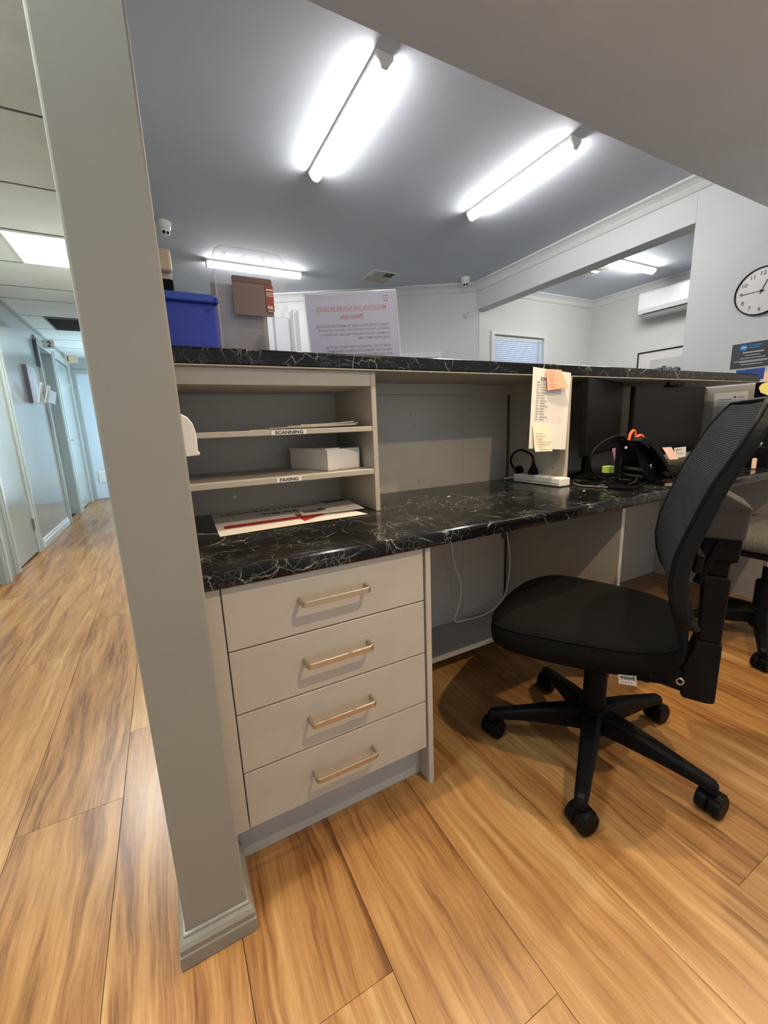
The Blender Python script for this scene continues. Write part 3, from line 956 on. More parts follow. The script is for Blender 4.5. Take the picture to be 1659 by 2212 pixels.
# wall clock
ck = thing('wall_clock', 'round white wall clock with a thin black rim on the right wall', 'clock', (XR, 0.40, 1.52))
cc0 = V((XR, 0.397, 1.652))
R = 0.126
MB().lathe([(R, 0), (R, 0.02), (R - 0.002, 0.022), (R - 0.0045, 0.022), (R - 0.006, 0.012)], cc0, (-1, 0, 0), 56, cap=False).build('rim', BLACKP, ck, smooth=False)
MB().lathe([(R - 0.0055, 0.001), (R - 0.0055, 0.014)], cc0, (-1, 0, 0), 56).build('dial', WPLAST, ck)
nx, nz = V((0, -1, 0)), Zv
fce = cc0 + V((-0.0145, 0, 0))
for hnum in range(1, 13):
    a = math.radians(90 - 30 * hnum)
    text(str(hnum), INK, ck, fce + nx * math.cos(a) * 0.094 + nz * math.sin(a) * 0.094, nx, nz, h=0.021, name='numeral')
for ang, ln, wd_ in ((90 - 22.5, 0.058, 0.0035), (180, 0.094, 0.0025)):
    a = math.radians(ang)
    dv = nx * math.cos(a) + nz * math.sin(a)
    MB().obox(fce + V((-0.003, 0, 0)) + dv * (ln / 2 - 0.008), (dv, Xv, dv.cross(Xv)), (ln / 2 + 0.008, 0.0006, wd_ / 2)).build('hand', INK, ck)
MB().lathe([(0.006, 0), (0.006, 0.007)], fce, (-1, 0, 0), 12).build('hub', INK, ck)

def wall_poster(name, label, yl, yr, z0, z1, border, mat):
    t = thing(name, label, 'poster', (XR, (yl + yr) / 2, z0), 'posters on the right wall')
    bx('paper', PAPER, t, XR - 0.0025, XR - 0.0005, yr, yl, z0, z1, 0)
    bx('print', mat, t, XR - 0.0035, XR - 0.0025, yr + border, yl - border, z0 + border, z1 - border, 0)
    return t
p1 = wall_poster('wall_poster', 'dark grey poster with a blue round logo below the clock', 0.512, 0.205, 1.236, 1.388, 0.005, PRINTD)
o1 = V((XR - 0.0036, 0.512, 1.236))
MB().lathe([(0.019, 0), (0.019, 0.0006)], o1 + nx * 0.062 + nz * 0.122, (-1, 0, 0), 28).build('logo_disc', LOGOB, p1)
bars(PAPER, p1, o1, nx, nz, [(0.050, 0.118, 0.025, 0.008)], 'logo_band', 0.001)
bars(LOGOB, p1, o1, nx, nz, [(0.088, 0.126, 0.06, 0.007), (0.088, 0.114, 0.05, 0.006)])
bars(PAPER, p1, o1, nx, nz, [(0.06, 0.09, 0.10, 0.005), (0.075, 0.074, 0.07, 0.003), (0.05, 0.059, 0.12, 0.003), (0.02, 0.044, 0.20, 0.003), (0.05, 0.038, 0.13, 0.003), (0.06, 0.024, 0.1, 0.003)])
p2 = wall_poster('wall_poster', 'bright blue poster mostly hidden behind the upper counter', 0.478, 0.330, 1.165, 1.238, 0.005, PRINTB)
p3 = thing('wall_notice', 'plain printed white notice on the side panel under the upper counter', 'notice', (3.022, 0.48, 0.9))
bx('paper', PAPER, p3, 3.0202, 3.0217, 0.392, 0.562, 0.86, 1.108, 0)
o3 = V((3.0202, 0.562, 0.86))
bars(GINK, p3, o3, nx, nz, [(0.02, 0.205, 0.07, 0.004), (0.1, 0.212, 0.014, 0.012), (0.12, 0.214, 0.035, 0.004), (0.02, 0.19, 0.06, 0.003), (0.02, 0.178, 0.1, 0.003), (0.02, 0.166, 0.09, 0.003)])

# ------------------------------------------------------------------ reception counter joinery
YBK = 0.610
DZ = 0.725
# drawer cabinet
cab = thing('drawer_cabinet', 'beige grey four drawer cabinet under the left end of the desk', 'cabinet', (0.23, 0.3, 0))
DW = 0.470
zs = [0.690, 0.549, 0.404, 0.2615, 0.119]
bx('carcass', LAM, cab, -0.012, 0.4745, 0.021, YBK - 0.002, 0.119, 0.688)
bx('filler_panel', LAM, cab, WX1 + 0.002, -0.0015, 0.0, 0.018, 0.119, 0.689)
bx('end_panel', LAM, cab, 0.4755, 0.4905, -0.003, YBK - 0.002, 0.0, 0.689)
bx('kickboard', KICK, cab, WX1 + 0.003, 0.475, 0.046, 0.062, 0.0, 0.117)
for i in range(4):
    zt, zb_ = zs[i] - 0.0015, zs[i + 1] + 0.0015
    d = bx('drawer', LAMS, cab, 0.0008, DW, 0.0, 0.018, zb_, zt, 0.0012)
    hz = (zs[i] + zs[i + 1]) / 2 + 0.005
    hz = (0.627, 0.484, 0.338, 0.194)[i]
    h = MB()
    zz0, zz1 = hz - 0.0065, hz + 0.0065
    x0, x1, out, th = 0.150, 0.3115, 0.034, 0.006
    # outer/inner outline of the bow in plan, with rounded corners
    def arc(cx, cy, r, a0, a1, n=5):
        return [(cx + r * math.cos(math.radians(a0 + (a1 - a0) * k / n)), cy + r * math.sin(math.radians(a0 + (a1 - a0) * k / n))) for k in range(n + 1)]
    po = [(x0, 0.0)] + arc(x0 + 0.011, -out + 0.011, 0.011, 180, 270) + arc(x1 - 0.011, -out + 0.011, 0.011, 270, 360) + [(x1, 0.0)]
    pi = [(x0 + th, 0.0)] + arc(x0 + 0.011, -out + 0.011, 0.005, 180, 270) + arc(x1 - 0.011, -out + 0.011, 0.005, 270, 360) + [(x1 - th, 0.0)]
    n = len(po)
    vs = [(x, y, zz0) for x, y in po] + [(x, y, zz0) for x, y in pi] + [(x, y, zz1) for x, y in po] + [(x, y, zz1) for x, y in pi]
    fs = []
    for k in range(n - 1):
        fs += [(k, k + 1, n + k + 1, n + k), (2 * n + k, 3 * n + k, 3 * n + k + 1, 2 * n + k + 1), (k, 2 * n + k, 2 * n + k + 1, k + 1), (n + k, n + k + 1, 3 * n + k + 1, 3 * n + k)]
    fs += [(0, n, 3 * n, 2 * n), (n - 1, 3 * n - 1, 4 * n - 1, 2 * n - 1)]
    h.add(vs, fs)
    h.build('handle', NICKEL, d, 0.0012, 2)

# desk top
dk = MB()
pr = [(-0.012, 0.690), (-0.014, 0.7), (-0.014, 0.716), (-0.0105, 0.7225), (-0.004, 0.725), (YBK - 0.001, 0.725), (YBK - 0.001, 0.690)]
dk.prism([(WX1 + 0.002, y, z) for y, z in pr], (XR - WX1 - 0.004, 0, 0))
tag(dk.build('desk_worktop', MARBLE, None, 0.0008, 1), 'long black marbled laminate desk worktop over the drawers', 'worktop')

# counter carcass: back panels, rail, divider, gables, kick shelf, public front
UYF = 0.3005
rc = thing('reception_counter', 'beige grey panelled reception counter carcass behind and under the desk', 'counter', (1.5, 0.63, 0))
bx('back_panel', LAM, rc, WX1 + 0.002, 1.0795, YBK, YBK + 0.016, 0.0, 1.144)
bx('back_panel', LAM, rc, 1.0805, 1.335, YBK, YBK + 0.016, 0.0, 1.144)
bx('back_panel', LAM, rc, 1.366, XR - 0.002, YBK, YBK + 0.016, 0.0, 1.144)
bx('underside_board', LAM, rc, WX1 + 0.002, 2.90, UYF, 0.66, 1.1445, 1.1482)
bx('side_panel', LAM, rc, 3.022, XR - 0.001, 0.3005, YBK - 0.001, 0.7255, 1.144)
bx('edge_strip', BROWN, rc, 1.336, 1.3455, YBK - 0.004, YBK + 0.016, 0.727, 1.102)
bx('front_panel', LAM, rc, WX1 + 0.002, XR - 0.002, 0.66, 0.68, 0.0, 1.144)
bx('rail', LAM, rc, 0.521, 1.3455, 0.592, YBK - 0.001, 1.102, 1.144)
bx('rail', LAM, rc, 1.328, 1.3455, 0.312, 0.591, 1.104, 1.144)
bx('divider', LAM, rc, 1.346, 1.364, 0.300, YBK - 0.001, 0.7255, 1.144)
bx('gable', LAM, rc, 1.346, 1.364, 0.05, YBK - 0.001, 0.0, 0.6895)
bx('gable', LAM, rc, 2.62, 2.638, 0.05, YBK - 0.001, 0.0, 0.6895)
bx('kick_shelf', LAM, rc, 0.4915, 1.3455, 0.40, YBK - 0.001, 0.064, 0.086)
for x, z in ((0.82, 1.03), (0.84, 0.98), (1.20, 1.0), (0.85, 0.755), (1.12, 1.04)):
    MB().lathe([(0.0025, 0), (0.002, 0.0006)], (x, YBK - 0.0003, z), (0, -1, 0), 8).build('screw_hole', BROWN, rc)
for y, z in ((0.5, 0.93), (0.36, 0.79)):
    MB().lathe([(0.003, 0), (0.002, 0.0006)], (1.3459, y, z), (-1, 0, 0), 8).build('screw_hole', BROWN, rc)
# stepped pigeonhole unit
pg = thing('pigeonhole_shelves', 'open beige pigeonhole unit with two labelled shelves on the desk', 'shelf unit', (0.25, 0.45, DZ))
PY = 0.314
bx('side_panel', LAM, pg, 0.503, 0.519, PY, YBK - 0.001, DZ + 0.0005, 1.144)
bx('side_panel', LAM, pg, WX1 + 0.002, -0.016, PY, YBK - 0.001, DZ + 0.0005, 1.144)
bx('top_rail', LAM, pg, -0.0155, 0.5025, PY + 0.001, PY + 0.017, 1.102, 1.144)
bx('top_panel', LAM, pg, -0.0155, 0.5025, PY + 0.018, YBK - 0.001, 1.103, 1.119)
s1 = bx('shelf', LAM, pg, -0.0155, 0.5025, PY + 0.001, YBK - 0.001, 0.972, 0.9865)
s2 = bx('shelf', LAM, pg, -0.0155, 0.5025, PY + 0.001, YBK - 0.001, 0.8425, 0.8585)
for s_, body, x0, x1, z, w_ in ((s1, 'SCANNING', 0.199, 0.2965, 0.9793, 0.078), (s2, 'FAXING', 0.202, 0.2715, 0.8505, 0.052)):
    l = bx('label', PAPER, s_, x0, x1, PY - 0.0002, PY + 0.001, z - 0.0066, z + 0.0066, 0)
    text(body, INK, pg, ((x0 + x1) / 2, PY - 0.0002, z), Xv, Zv, w=w_, h=0.0092, bold=0.03)
MB().lathe([(0.006, 0), (0.006, 0.002), (0.0035, 0.0025)], (0.128, YBK - 0.0005, 0.775), (0, -1, 0), 14).build('screw_cap', WPLAST, pg)

# upper counter top
uc = MB()
UY, UZ0, UZ1 = 0.300, 1.1485, 1.188
pr = [(UY + 0.001, UZ0), (UY, UZ0 + 0.003), (UY, UZ1 - 0.006), (UY + 0.002, UZ1 - 0.002), (UY + 0.006, UZ1), (0.74, UZ1), (0.74, UZ0)]
uc.prism([(WX1 + 0.002, y, z) for y, z in pr], (2.90 - WX1 - 0.002, 0, 0))
tag(uc.build('upper_counter', MARBLE, None, 0.0008, 1), 'raised black marbled laminate counter top above the pigeonholes', 'counter top')

# white cable under the desk, and its little socket
cb = MB().tube(catmull([(0.98, 0.57, 0.688), (0.985, 0.57, 0.52), (0.999, 0.57, 0.392), (1.036, 0.565, 0.277), (1.016, 0.56, 0.18), (0.99, 0.555, 0.12), (1.05, 0.55, 0.112), (1.137, 0.55, 0.108), (1.22, 0.55, 0.125), (1.28, 0.56, 0.15), (1.313, 0.565, 0.21), (1.333, 0.57, 0.32), (1.315, 0.57, 0.45), (1.300, 0.572, 0.55), (1.300, 0.572, 0.688)], 5), 0.0032, 8)
tag(cb.build('white_cable', WPLAST, None, smooth=True), 'thin white cable hanging in a loop under the desk', 'cable')
so = thing('cable_outlet', 'small white outlet box under the desk beside the hanging cable', 'outlet', (1.32, 0.6, 0.43))
bx('box', GREYP, so, 1.312, 1.34, 0.588, YBK - 0.0005, 0.44, 0.485, 0.003)
bx('jack', GAP, so, 1.318, 1.33, 0.5872, 0.5895, 0.452, 0.464, 0)

# ------------------------------------------------------------------ things on the pigeonholes and desk
# poster lying on the desk
ps = thing('direction_poster', 'white poster with a red arrow lying on the desk under the lowest shelf', 'poster', (0.26, 0.43, DZ))
sh = sheet('paper', PAPER, ps, (0.047, 0.604, DZ + 0.0012), (0.412, 0.602, DZ + 0.0012), (0.459, 0.285, DZ + 0.0022), (0.036, 0.272, DZ + 0.0014), bend=-0.0008)
zp = DZ + 0.0022
lx = V((1, 0.012, 0)).normalized()
ly = V((0.02, 1, 0)).normalized()
text('MELBOURNE PATHOLOGY', INK, ps, (0.235, 0.548, zp + 0.0008), lx, ly, w=0.325, h=0.026, bold=0.0)
text('THIS WAY', INK, ps, (0.25, 0.480, zp + 0.0008), lx, ly, w=0.135, h=0.024, bold=0.02)
b = MB()
ar = [(0.058, 0.350), (0.270, 0.352), (0.268, 0.306), (0.355, 0.365), (0.272, 0.424), (0.270, 0.384), (0.060, 0.382)]
b.prism([(x, y, zp + 0.0006) for x, y in ar], (0, 0, 0.0004)).build('arrow_print', RINK, ps)
s2p = thing('photo_sheet', 'smaller white sheet with a dark photo lying across the red arrow', 'sheet', (0.38, 0.42, DZ))
sheet('paper', PAPER, s2p, (0.300, 0.500, zp + 0.0034), (0.492, 0.515, zp + 0.005), (0.474, 0.336, zp + 0.005), (0.281, 0.372, zp + 0.0034), curl=lambda a, c: -0.003 * a * a)
b = MB()
for x, y, l, h in ((0.300, 0.405, 0.03, 0.03), (0.325, 0.398, 0.03, 0.022), (0.35, 0.405, 0.02, 0.03), (0.335, 0.42, 0.04, 0.012)):
    b.box(x, x + l, y, y + h, zp + 0.0062, zp + 0.0066)
b.build('photo_print', GINK, s2p)

# sheets on the upper shelf
gl = 'papers on the upper pigeonhole shelf'
for k, (x0, x1, y0, y1, rz, lb, mt) in enumerate(((0.15, 0.42, 0.345, 0.55, 0.02, 'lowest white sheet on the scanning shelf, longest at its front edge', PAPER),
                                                  (0.20, 0.455, 0.335, 0.54, -0.03, 'second white sheet on the scanning shelf with dark marks at its edge', PAPER),
                                                  (0.25, 0.47, 0.330, 0.53, 0.05, 'cream sheet near the top of the papers on the scanning shelf', PAPERC),
                                                  (0.29, 0.452, 0.340, 0.52, -0.01, 'topmost curled sheet of the papers on the scanning shelf', PAPER))):
    z0 = 0.9872 + k * 0.0032
    o = sheet('loose_sheet', mt, None, (x0, y1, z0), (x1, y1 + rz * 0.3, z0), (x1, y0 + rz * 0.3, z0), (x0, y0, z0), curl=lambda a, c, k=k: -0.0014 - 0.0045 * (0.4 + 0.25 * k) * (a ** 2) * c, thick=0.0014)
    tag(o, lb, 'paper', gl)

# open white carton on the lower shelf
bt = thing('white_carton', 'open white cardboard carton on the faxing shelf', 'box', (0.37, 0.46, 0.859))
c0 = V((0.365, 0.350, 0.859))
ea, eb = V((-0.060, 0.188, 0)), V((0.128, 0.045, 0))
na, nb_ = ea.normalized(), eb.normalized()
hgt, th = 0.064, 0.003
for p, dv, inn in ((c0, ea, nb_), (c0, eb, na), (c0 + eb, ea, -nb_), (c0 + ea, eb, -na)):
    q = [p, p + dv, p + dv + inn * th, p + inn * th]
    MB().hexa(q + [x + Zv * hgt for x in q]).build('side_wall', PAPER, bt, 0.0008)
q = [c0, c0 + eb, c0 + eb + ea, c0 + ea]
MB().hexa([x + Zv * 0.0004 for x in q] + [x + Zv * 0.003 for x in q]).build('base', PAPER, bt)
MB().hexa([x + Zv * 0.05 for x in (c0 + na * 0.004 + nb_ * 0.004, c0 + eb * 0.97 + na * 0.004, c0 + eb * 0.97 + ea * 0.97, c0 + ea * 0.97 + nb_ * 0.004)] + [x + Zv * 0.0615 for x in (c0 + na * 0.004 + nb_ * 0.004, c0 + eb * 0.97 + na * 0.004, c0 + eb * 0.97 + ea * 0.97, c0 + ea * 0.97 + nb_ * 0.004)]).build('dark_inside', GAP, bt)  # dark block just below the rim, blacking out the open carton's inside
q = [c0 + ea * 0.02 - nb_ * 0.002, c0 + ea * 0.02 + nb_ * 0.055, c0 + ea * 0.98 + nb_ * 0.055, c0 + ea - nb_ * 0.002]
MB().hexa([x + Zv * (hgt + 0.0003) for x in q] + [x + Zv * (hgt + 0.003) for x in q]).build('flap', PAPER, bt)

# white dispenser on the side of the wall end
wdp = thing('wall_dispenser', 'rounded white plastic dispenser on the side of the beige wall end', 'dispenser', (WX1, 0.1, 0.94))
pr = [(0, 0.0), (0.030, 0.002), (0.031, 0.006), (0.0275, 0.011), (0.0285, 0.03), (0.0275, 0.048), (0.024, 0.063), (0.017, 0.074), (0.008, 0.080), (0, 0.081)]
MB().prism([(WX1 + 0.001 + x, 0.06, 0.941 + z) for x, z in pr], (0, 0.075, 0)).build('cover', WPLAST, wdp, 0.003, 2)
bx('slot', GREYP, wdp, WX1 + 0.006, WX1 + 0.022, 0.07, 0.125, 0.9395, 0.9412, 0)

# power board and plug lead
pb = thing('power_board', 'white power board on the desk against the divider', 'power board', (1.315, 0.4, DZ))
MB().box(1.284, 1.3445, 0.270, 0.515, DZ + 0.002, DZ + 0.034).build('body', WPLAST, pb, 0.004, 2)
for k in range(4):
    bx('socket', WHITE, pb, 1.292, 1.336, 0.288 + k * 0.056, 0.330 + k * 0.056, DZ + 0.033, DZ + 0.0355, 0.002)
b = MB()
b.box(1.2832, 1.2845, 0.275, 0.51, DZ + 0.012, DZ + 0.0135)
b.build('seam', GREYP, pb)
MB().tube(catmull([(1.315, 0.514, DZ + 0.014), (1.31, 0.55, DZ + 0.012), (1.29, 0.575, DZ + 0.006)], 4), 0.004).build('supply_cord', WPLAST, pb)
pgk = thing('plug_lead', 'black plug with a looped cord in the white power board', 'plug', (1.31, 0.44, DZ + 0.035))
MB().lathe([(0.021, 0), (0.021, 0.012), (0.016, 0.024), (0.009, 0.036), (0.007, 0.052)], (1.314, 0.431, DZ + 0.036), (0, 0, 1), 14).build('plug', BLACKP, pgk, smooth=False)
MB().tube(catmull([(1.314, 0.431, DZ + 0.086), (1.313, 0.437, 0.838), (1.311, 0.463, 0.853), (1.311, 0.50, 0.862), (1.314, 0.54, 0.848), (1.318, 0.566, 0.815), (1.325, 0.558, 0.785), (1.334, 0.545, 0.768)], 5), 0.0042).build('cord', BLACKP, pgk, smooth=True)
MB().lathe([(0.021, 0), (0.021, 0.010), (0.016, 0.014)], (1.3455, 0.535, 0.768), (-1, 0, 0), 18).build('grommet', BLACKP, pgk)

# contact list hanging from the counter edge, with two notes
PYP = 0.2965
cl = thing('contact_list', 'white contact list sheet taped below the counter edge beside the monitor', 'sheet', (1.24, PYP, 0.88))
TL, TR, BR, BL = V((1.150, PYP + 0.0015, 1.174)), V((1.352, PYP + 0.0015, 1.158)), V((1.327, PYP - 0.010, 0.869)), V((1.122, PYP - 0.016, 0.8845))
def cp(a, c, off=0.0):
    p = (TL * (1 - a) + TR * a) * (1 - c) + (BL * (1 - a) + BR * a) * c
    return p + V((0, -off, 0))
sheet('paper', PAPER, cl, TL, TR, BR, BL)
lx, ly = (TR - TL).normalized(), (TL - BL).normalized()
text('CON', INK, cl, cp(0.275, 0.128), lx, ly, w=0.03, h=0.0125, bold=0.03, lift=0.001)
text('T', INK, cl, cp(0.80, 0.135), lx, ly, h=0.012, bold=0.03, lift=0.001)
rows = []
rr = random.Random(5)
for k in range(15):
    y = -0.050 - k * 0.0096
    rows.append((0.022, y, rr.uniform(0.012, 0.02), 0.0018))
    rows.append((0.044, y, rr.uniform(0.018, 0.045), 0.0020))
bars(GINK, cl, TL, lx, ly, rows, 'print_lines', 0.0014)
bars(FINK, cl, TL, lx, ly, [(0.022, -0.0535 - k * 0.0096, 0.155, 0.0007) for k in range(15)], 'rule_lines', 0.0012)
sn = thing('salmon_note', 'salmon sticky note on the top of the white contact list', 'sticky note', (1.26, PYP, 1.09))
sheet('paper', PINKN, sn, (1.211, PYP - 0.002, 1.167), (1.292, PYP - 0.002, 1.166), (1.318, PYP - 0.018, 1.100), (1.211, PYP - 0.012, 1.091), bend=-0.002, curl=lambda a, c: -0.0015)
bars(RINKP, sn, (1.213, PYP - 0.010, 1.165), Xv, V((0, 0.13, 1)), [(0.008, -0.012, 0.02, 0.002), (0.005, -0.022, 0.03, 0.002), (0.006, -0.034, 0.016, 0.0025), (0.006, -0.045, 0.018, 0.0025), (0.008, -0.057, 0.03, 0.002), (0.012, -0.066, 0.06, 0.0015)], lift=0.0035)
cn = thing('cream_note', 'cream sticky note stuck over the bottom of the white contact list', 'sticky note', (1.2, PYP, 0.87))
sheet('paper', PAPERC, cn, (1.140, PYP - 0.0125, 0.971), (1.246, PYP - 0.0095, 0.965), (1.238, PYP - 0.020, 0.868), (1.140, PYP - 0.027, 0.872), curl=lambda a, c: -0.001 - 0.004 * max(0, c - 0.7) ** 2 * 8)
bars(FINK, cn, (1.142, PYP - 0.0145, 0.969), V((1, 0, -0.06)), V((0, 0.11, 1)), [(0.004, -0.034, 0.04, 0.003), (0.008, -0.043, 0.045, 0.003), (0.008, -0.053, 0.03, 0.003), (0.012, -0.064, 0.075, 0.003), (0.012, -0.073, 0.065, 0.003), (0.014, -0.082, 0.025, 0.003), (0.02, -0.091, 0.065, 0.003)], lift=0.007)

# monitors
def monitor(label, p_left, p_right, z0, z1, neck, group='computer monitors'):
    a, b_ = V(p_left), V(p_right)
    dx = (b_ - a).normalized()
    nn = dx.cross(Zv)      # towards the viewer
    if nn.y > 0:
        nn = -nn
    c = (a + b_) / 2
    wid = (b_ - a).length / 2
    t = thing('computer_monitor', label, 'monitor', (c.x, c.y, DZ), group)
    MB().obox(c - nn * 0.012 + Zv * ((z0 + z1) / 2), (dx, nn, Zv), (wid, 0.010, (z1 - z0) / 2)).build('housing', BLACKP, t, 0.003, 2)
    MB().obox(c + Zv * ((z0 + z1) / 2 + 0.006) - nn * 0.0015, (dx, nn, Zv), (wid - 0.006, 0.0012, (z1 - z0) / 2 - 0.010)).build('screen', SCREEN, t)
    nk = c - nn * neck
    MB().obox(nk + Zv * ((DZ + z0 + 0.12) / 2), (dx, nn, Zv), (0.028, 0.012, (z0 + 0.12 - DZ) / 2)).build('neck', BLACKP, t, 0.003)
    MB().obox((nk + c) / 2 - nn * 0.008 + Zv * (z0 + 0.10), (dx, nn, Zv), (0.04, max(0.012, neck / 2 - 0.012), 0.03)).build('arm', BLACKP, t, 0.003)
    MB().obox(nk + nn * 0.02 + Zv * (DZ + 0.006), (dx, nn, Zv), (0.11, 0.085, 0.006)).build('foot', BLACKP, t, 0.004, 2)
    return t


monitor('black monitor turned sideways beside the divider', (1.425, 0.275, 0), (1.885, 0.425, 0), 0.832, 1.142, 0.07)
mb = monitor('black monitor facing the chair with a webcam on top', (1.795, 0.315, 0), (2.385, 0.315, 0), 0.800, 1.116, 0.06)
bx('lower_bezel', BLACKP, mb, 1.797, 2.383, 0.3105, 0.3145, 0.802, 0.838)
wc = thing('webcam', 'small black webcam clipped on top of the monitor facing the chair', 'webcam', (2.08, 0.31, 1.117))
bx('body', BLACKP, wc, 2.03, 2.15, 0.298, 0.318, 1.1175, 1.136, 0.004, 2)
bx('clip', BLACKP, wc, 2.06, 2.12, 0.318, 0.345, 1.1175, 1.124, 0.001)
MB().lathe([(0.007, 0), (0.007, 0.003)], (2.09, 0.2985, 1.127), (0, -1, 0), 12).build('lens', SCREEN, wc)
for nm, lb, mt, q in (('peach_note', 'peach sticky note under the screen of the monitor facing the chair', PEACHN, [(2.033, 0.3095, 0.836), (2.111, 0.3095, 0.834), (2.160, 0.298, 0.772), (2.085, 0.298, 0.776)]),
                      ('business_card', 'white card stuck under the screen beside the peach note', PAPER, [(2.135, 0.3095, 0.828), (2.240, 0.3095, 0.829), (2.240, 0.306, 0.780), (2.148, 0.306, 0.776)])):
    o = thing(nm, lb, 'sticky note' if 'note' in nm else 'card', (q[0][0], 0.309, 0.775))
    sheet('paper', mt, o, *q, curl=lambda a, c: -0.0006)
    if nm == 'business_card':
        bars(GINK, o, (2.14, 0.3065, 0.815), Xv, V((0, 0.05, 1)), [(0.01, 0.0, 0.012, 0.008), (0.03, 0.003, 0.03, 0.003), (0.015, -0.015, 0.06, 0.002)], lift=0.0022)
monitor('black monitor at the right end of the desk carrying a yellow note', (2.712, 0.235, 0), (2.99, -0.02, 0), 0.80, 1.135, 0.06)
yn = thing('yellow_note', 'yellow sticky note on the top corner of the monitor at the right end', 'sticky note', (2.68, 0.21, 1.05))
b = MB()
cy_ = V((2.722, 0.190, 1.112))
lxx = V((0.74, -0.68, 0))
pts = [cy_ + lxx * (x) + Zv * z for x, z in ((-0.045, -0.005), (-0.035, 0.012), (-0.015, 0.02), (0.03, 0.015), (0.05, -0.03), (0.06, -0.07), (0.01, -0.052), (-0.035, -0.03))]
b.prism(pts, V((-0.0005, -0.0006, 0))).build('paper', YELN, yn)
pkn = bx('pink_note', PEACHN, None, 2.70, 2.76, 0.21, 0.2106, 1.137, 1.185, 0)
tag(pkn, 'pink sticky note standing on top of the monitor at the right end', 'sticky note')

# headset on its stand
hs = thing('headset_stand', 'black headset stand with a square base near the desk edge', 'stand', (1.49, 0.13, DZ))
MB().prism([(1.375, 0.128, DZ + 0.001), (1.405, 0.055, DZ + 0.001), (1.575, 0.105, DZ + 0.001), (1.545, 0.19, DZ + 0.001), (1.45, 0.20, DZ + 0.001)], (0, 0, 0.012)).build('base', BLACKP, hs, 0.003, 2)
MB().obox((1.474, 0.165, DZ + 0.10), (Xv, Yv, Zv), (0.010, 0.006, 0.092)).build('post', BLACKP, hs, 0.002)
MB().obox((1.474, 0.158, DZ + 0.188), (Xv, Yv, Zv), (0.024, 0.014, 0.006)).build('hook', BLACKP, hs, 0.003)
hd = thing('headset', 'black telephone headset hung on the stand', 'headset', (1.42, 0.14, DZ + 0.03))
MB().tube(catmull([(1.478, 0.142, 0.900), (1.445, 0.138, 0.915), (1.385, 0.14, 0.912), (1.325, 0.145, 0.888), (1.292, 0.15, 0.85), (1.30, 0.155, 0.81), (1.335, 0.155, 0.778), (1.385, 0.14, 0.758), (1.44, 0.125, 0.768)], 5), 0.0045, 8).build('headband', BLACKP, hd, smooth=True)
for z, r in ((0.768, 0.036), (0.792, 0.034)):
    MB().lathe([(r - 0.008, -0.010), (r, -0.005), (r, 0.005), (r - 0.008, 0.010)], (1.470, 0.102, z), (0.15, -0.1, 1), 20).build('ear_cushion', BLACKP, hd, smooth=True)
MB().tube(catmull([(1.455, 0.075, 0.765), (1.43, 0.068, 0.752), (1.40, 0.072, 0.747)], 5), 0.003, 6).build('microphone_boom', BLACKP, hd)
for p in ((1.478, 0.152, 0.903), (1.480, 0.152, 0.872)):
    MB().lathe([(0.005, 0), (0.005, 0.004)], V(p) + V((0, -0.010, 0)), (-0.6, -1, 0), 10).build('pivot', CHROME, hd)

# desk telephone, seen edge-on
ph = thing('desk_telephone', 'black desk telephone tilted up beside the headset', 'telephone', (1.64, 0.12, DZ))
pts = [(1.512, 0.897), (1.545, 0.893), (1.60, 0.862), (1.66, 0.815), (1.712, 0.765), (1.738, 0.735), (1.72, 0.7275), (1.62, 0.7275), (1.575, 0.76), (1.545, 0.80), (1.515, 0.86)]
def tow(x, z, y0, y1):
    k = (y1 - cam_loc.y) / (y0 - cam_loc.y)
    return (cam_loc.x + (x - cam_loc.x) * k, cam_loc.z + (z - cam_loc.z) * k)
pts = [(x, max(z, DZ + 0.0015)) for x, z in (tow(x, z, 0.12, 0.108) for x, z in pts)]
MB().prism([(x, 0.108, z) for x, z in pts], (0.015, 0.080, 0)).build('body', BLACKP, ph, 0.006, 2)
hp = [(1.497, 0.895), (1.52, 0.909), (1.56, 0.903), (1.615, 0.873), (1.675, 0.824), (1.728, 0.772), (1.752, 0.736), (1.748, 0.729), (1.722, 0.752), (1.664, 0.806), (1.605, 0.852), (1.56, 0.878), (1.515, 0.882)]
hp = [(x, max(z, DZ + 0.003)) for x, z in (tow(x, z, 0.12, 0.085) for x, z in hp)]
MB().prism([(x, 0.066, z) for x, z in hp], (0.008, 0.040, 0)).build('handset', CHARP, ph, 0.006, 2)
for cx, czz, r in ((1.500, 0.885, 0.022), (1.655, 0.762, 0.020)):
    MB().lathe([(r, -0.012), (r, 0.010), (r * 0.7, 0.014)], (cx, 0.085, czz), (0.6, -0.2, 0.75), 16).build('ear_piece', BLACKP, ph)
MB().lathe([(0.012, 0), (0.009, 0.003)], (1.602, 0.1075, 0.797), (0, -1, 0), 16).build('speaker_badge', CHROME, ph)
b = MB()
pp = catmull([(1.735, 0.06, 0.735), (1.70, 0.03, 0.731), (1.66, 0.045, 0.731), (1.60, 0.065, 0.731)], 10)
co = []
for i in range(len(pp) * 6):
    t = i / 6
    k = min(int(t), len(pp) - 2)
    q = pp[k].lerp(pp[k + 1], t - k)
    co.append(q + V((0, 0.0055 * math.cos(i * 1.05), 0.006 + 0.0055 * math.sin(i * 1.05))))
MB().tube(co, 0.0018, 5).build('curly_cord', BLACKP, ph)

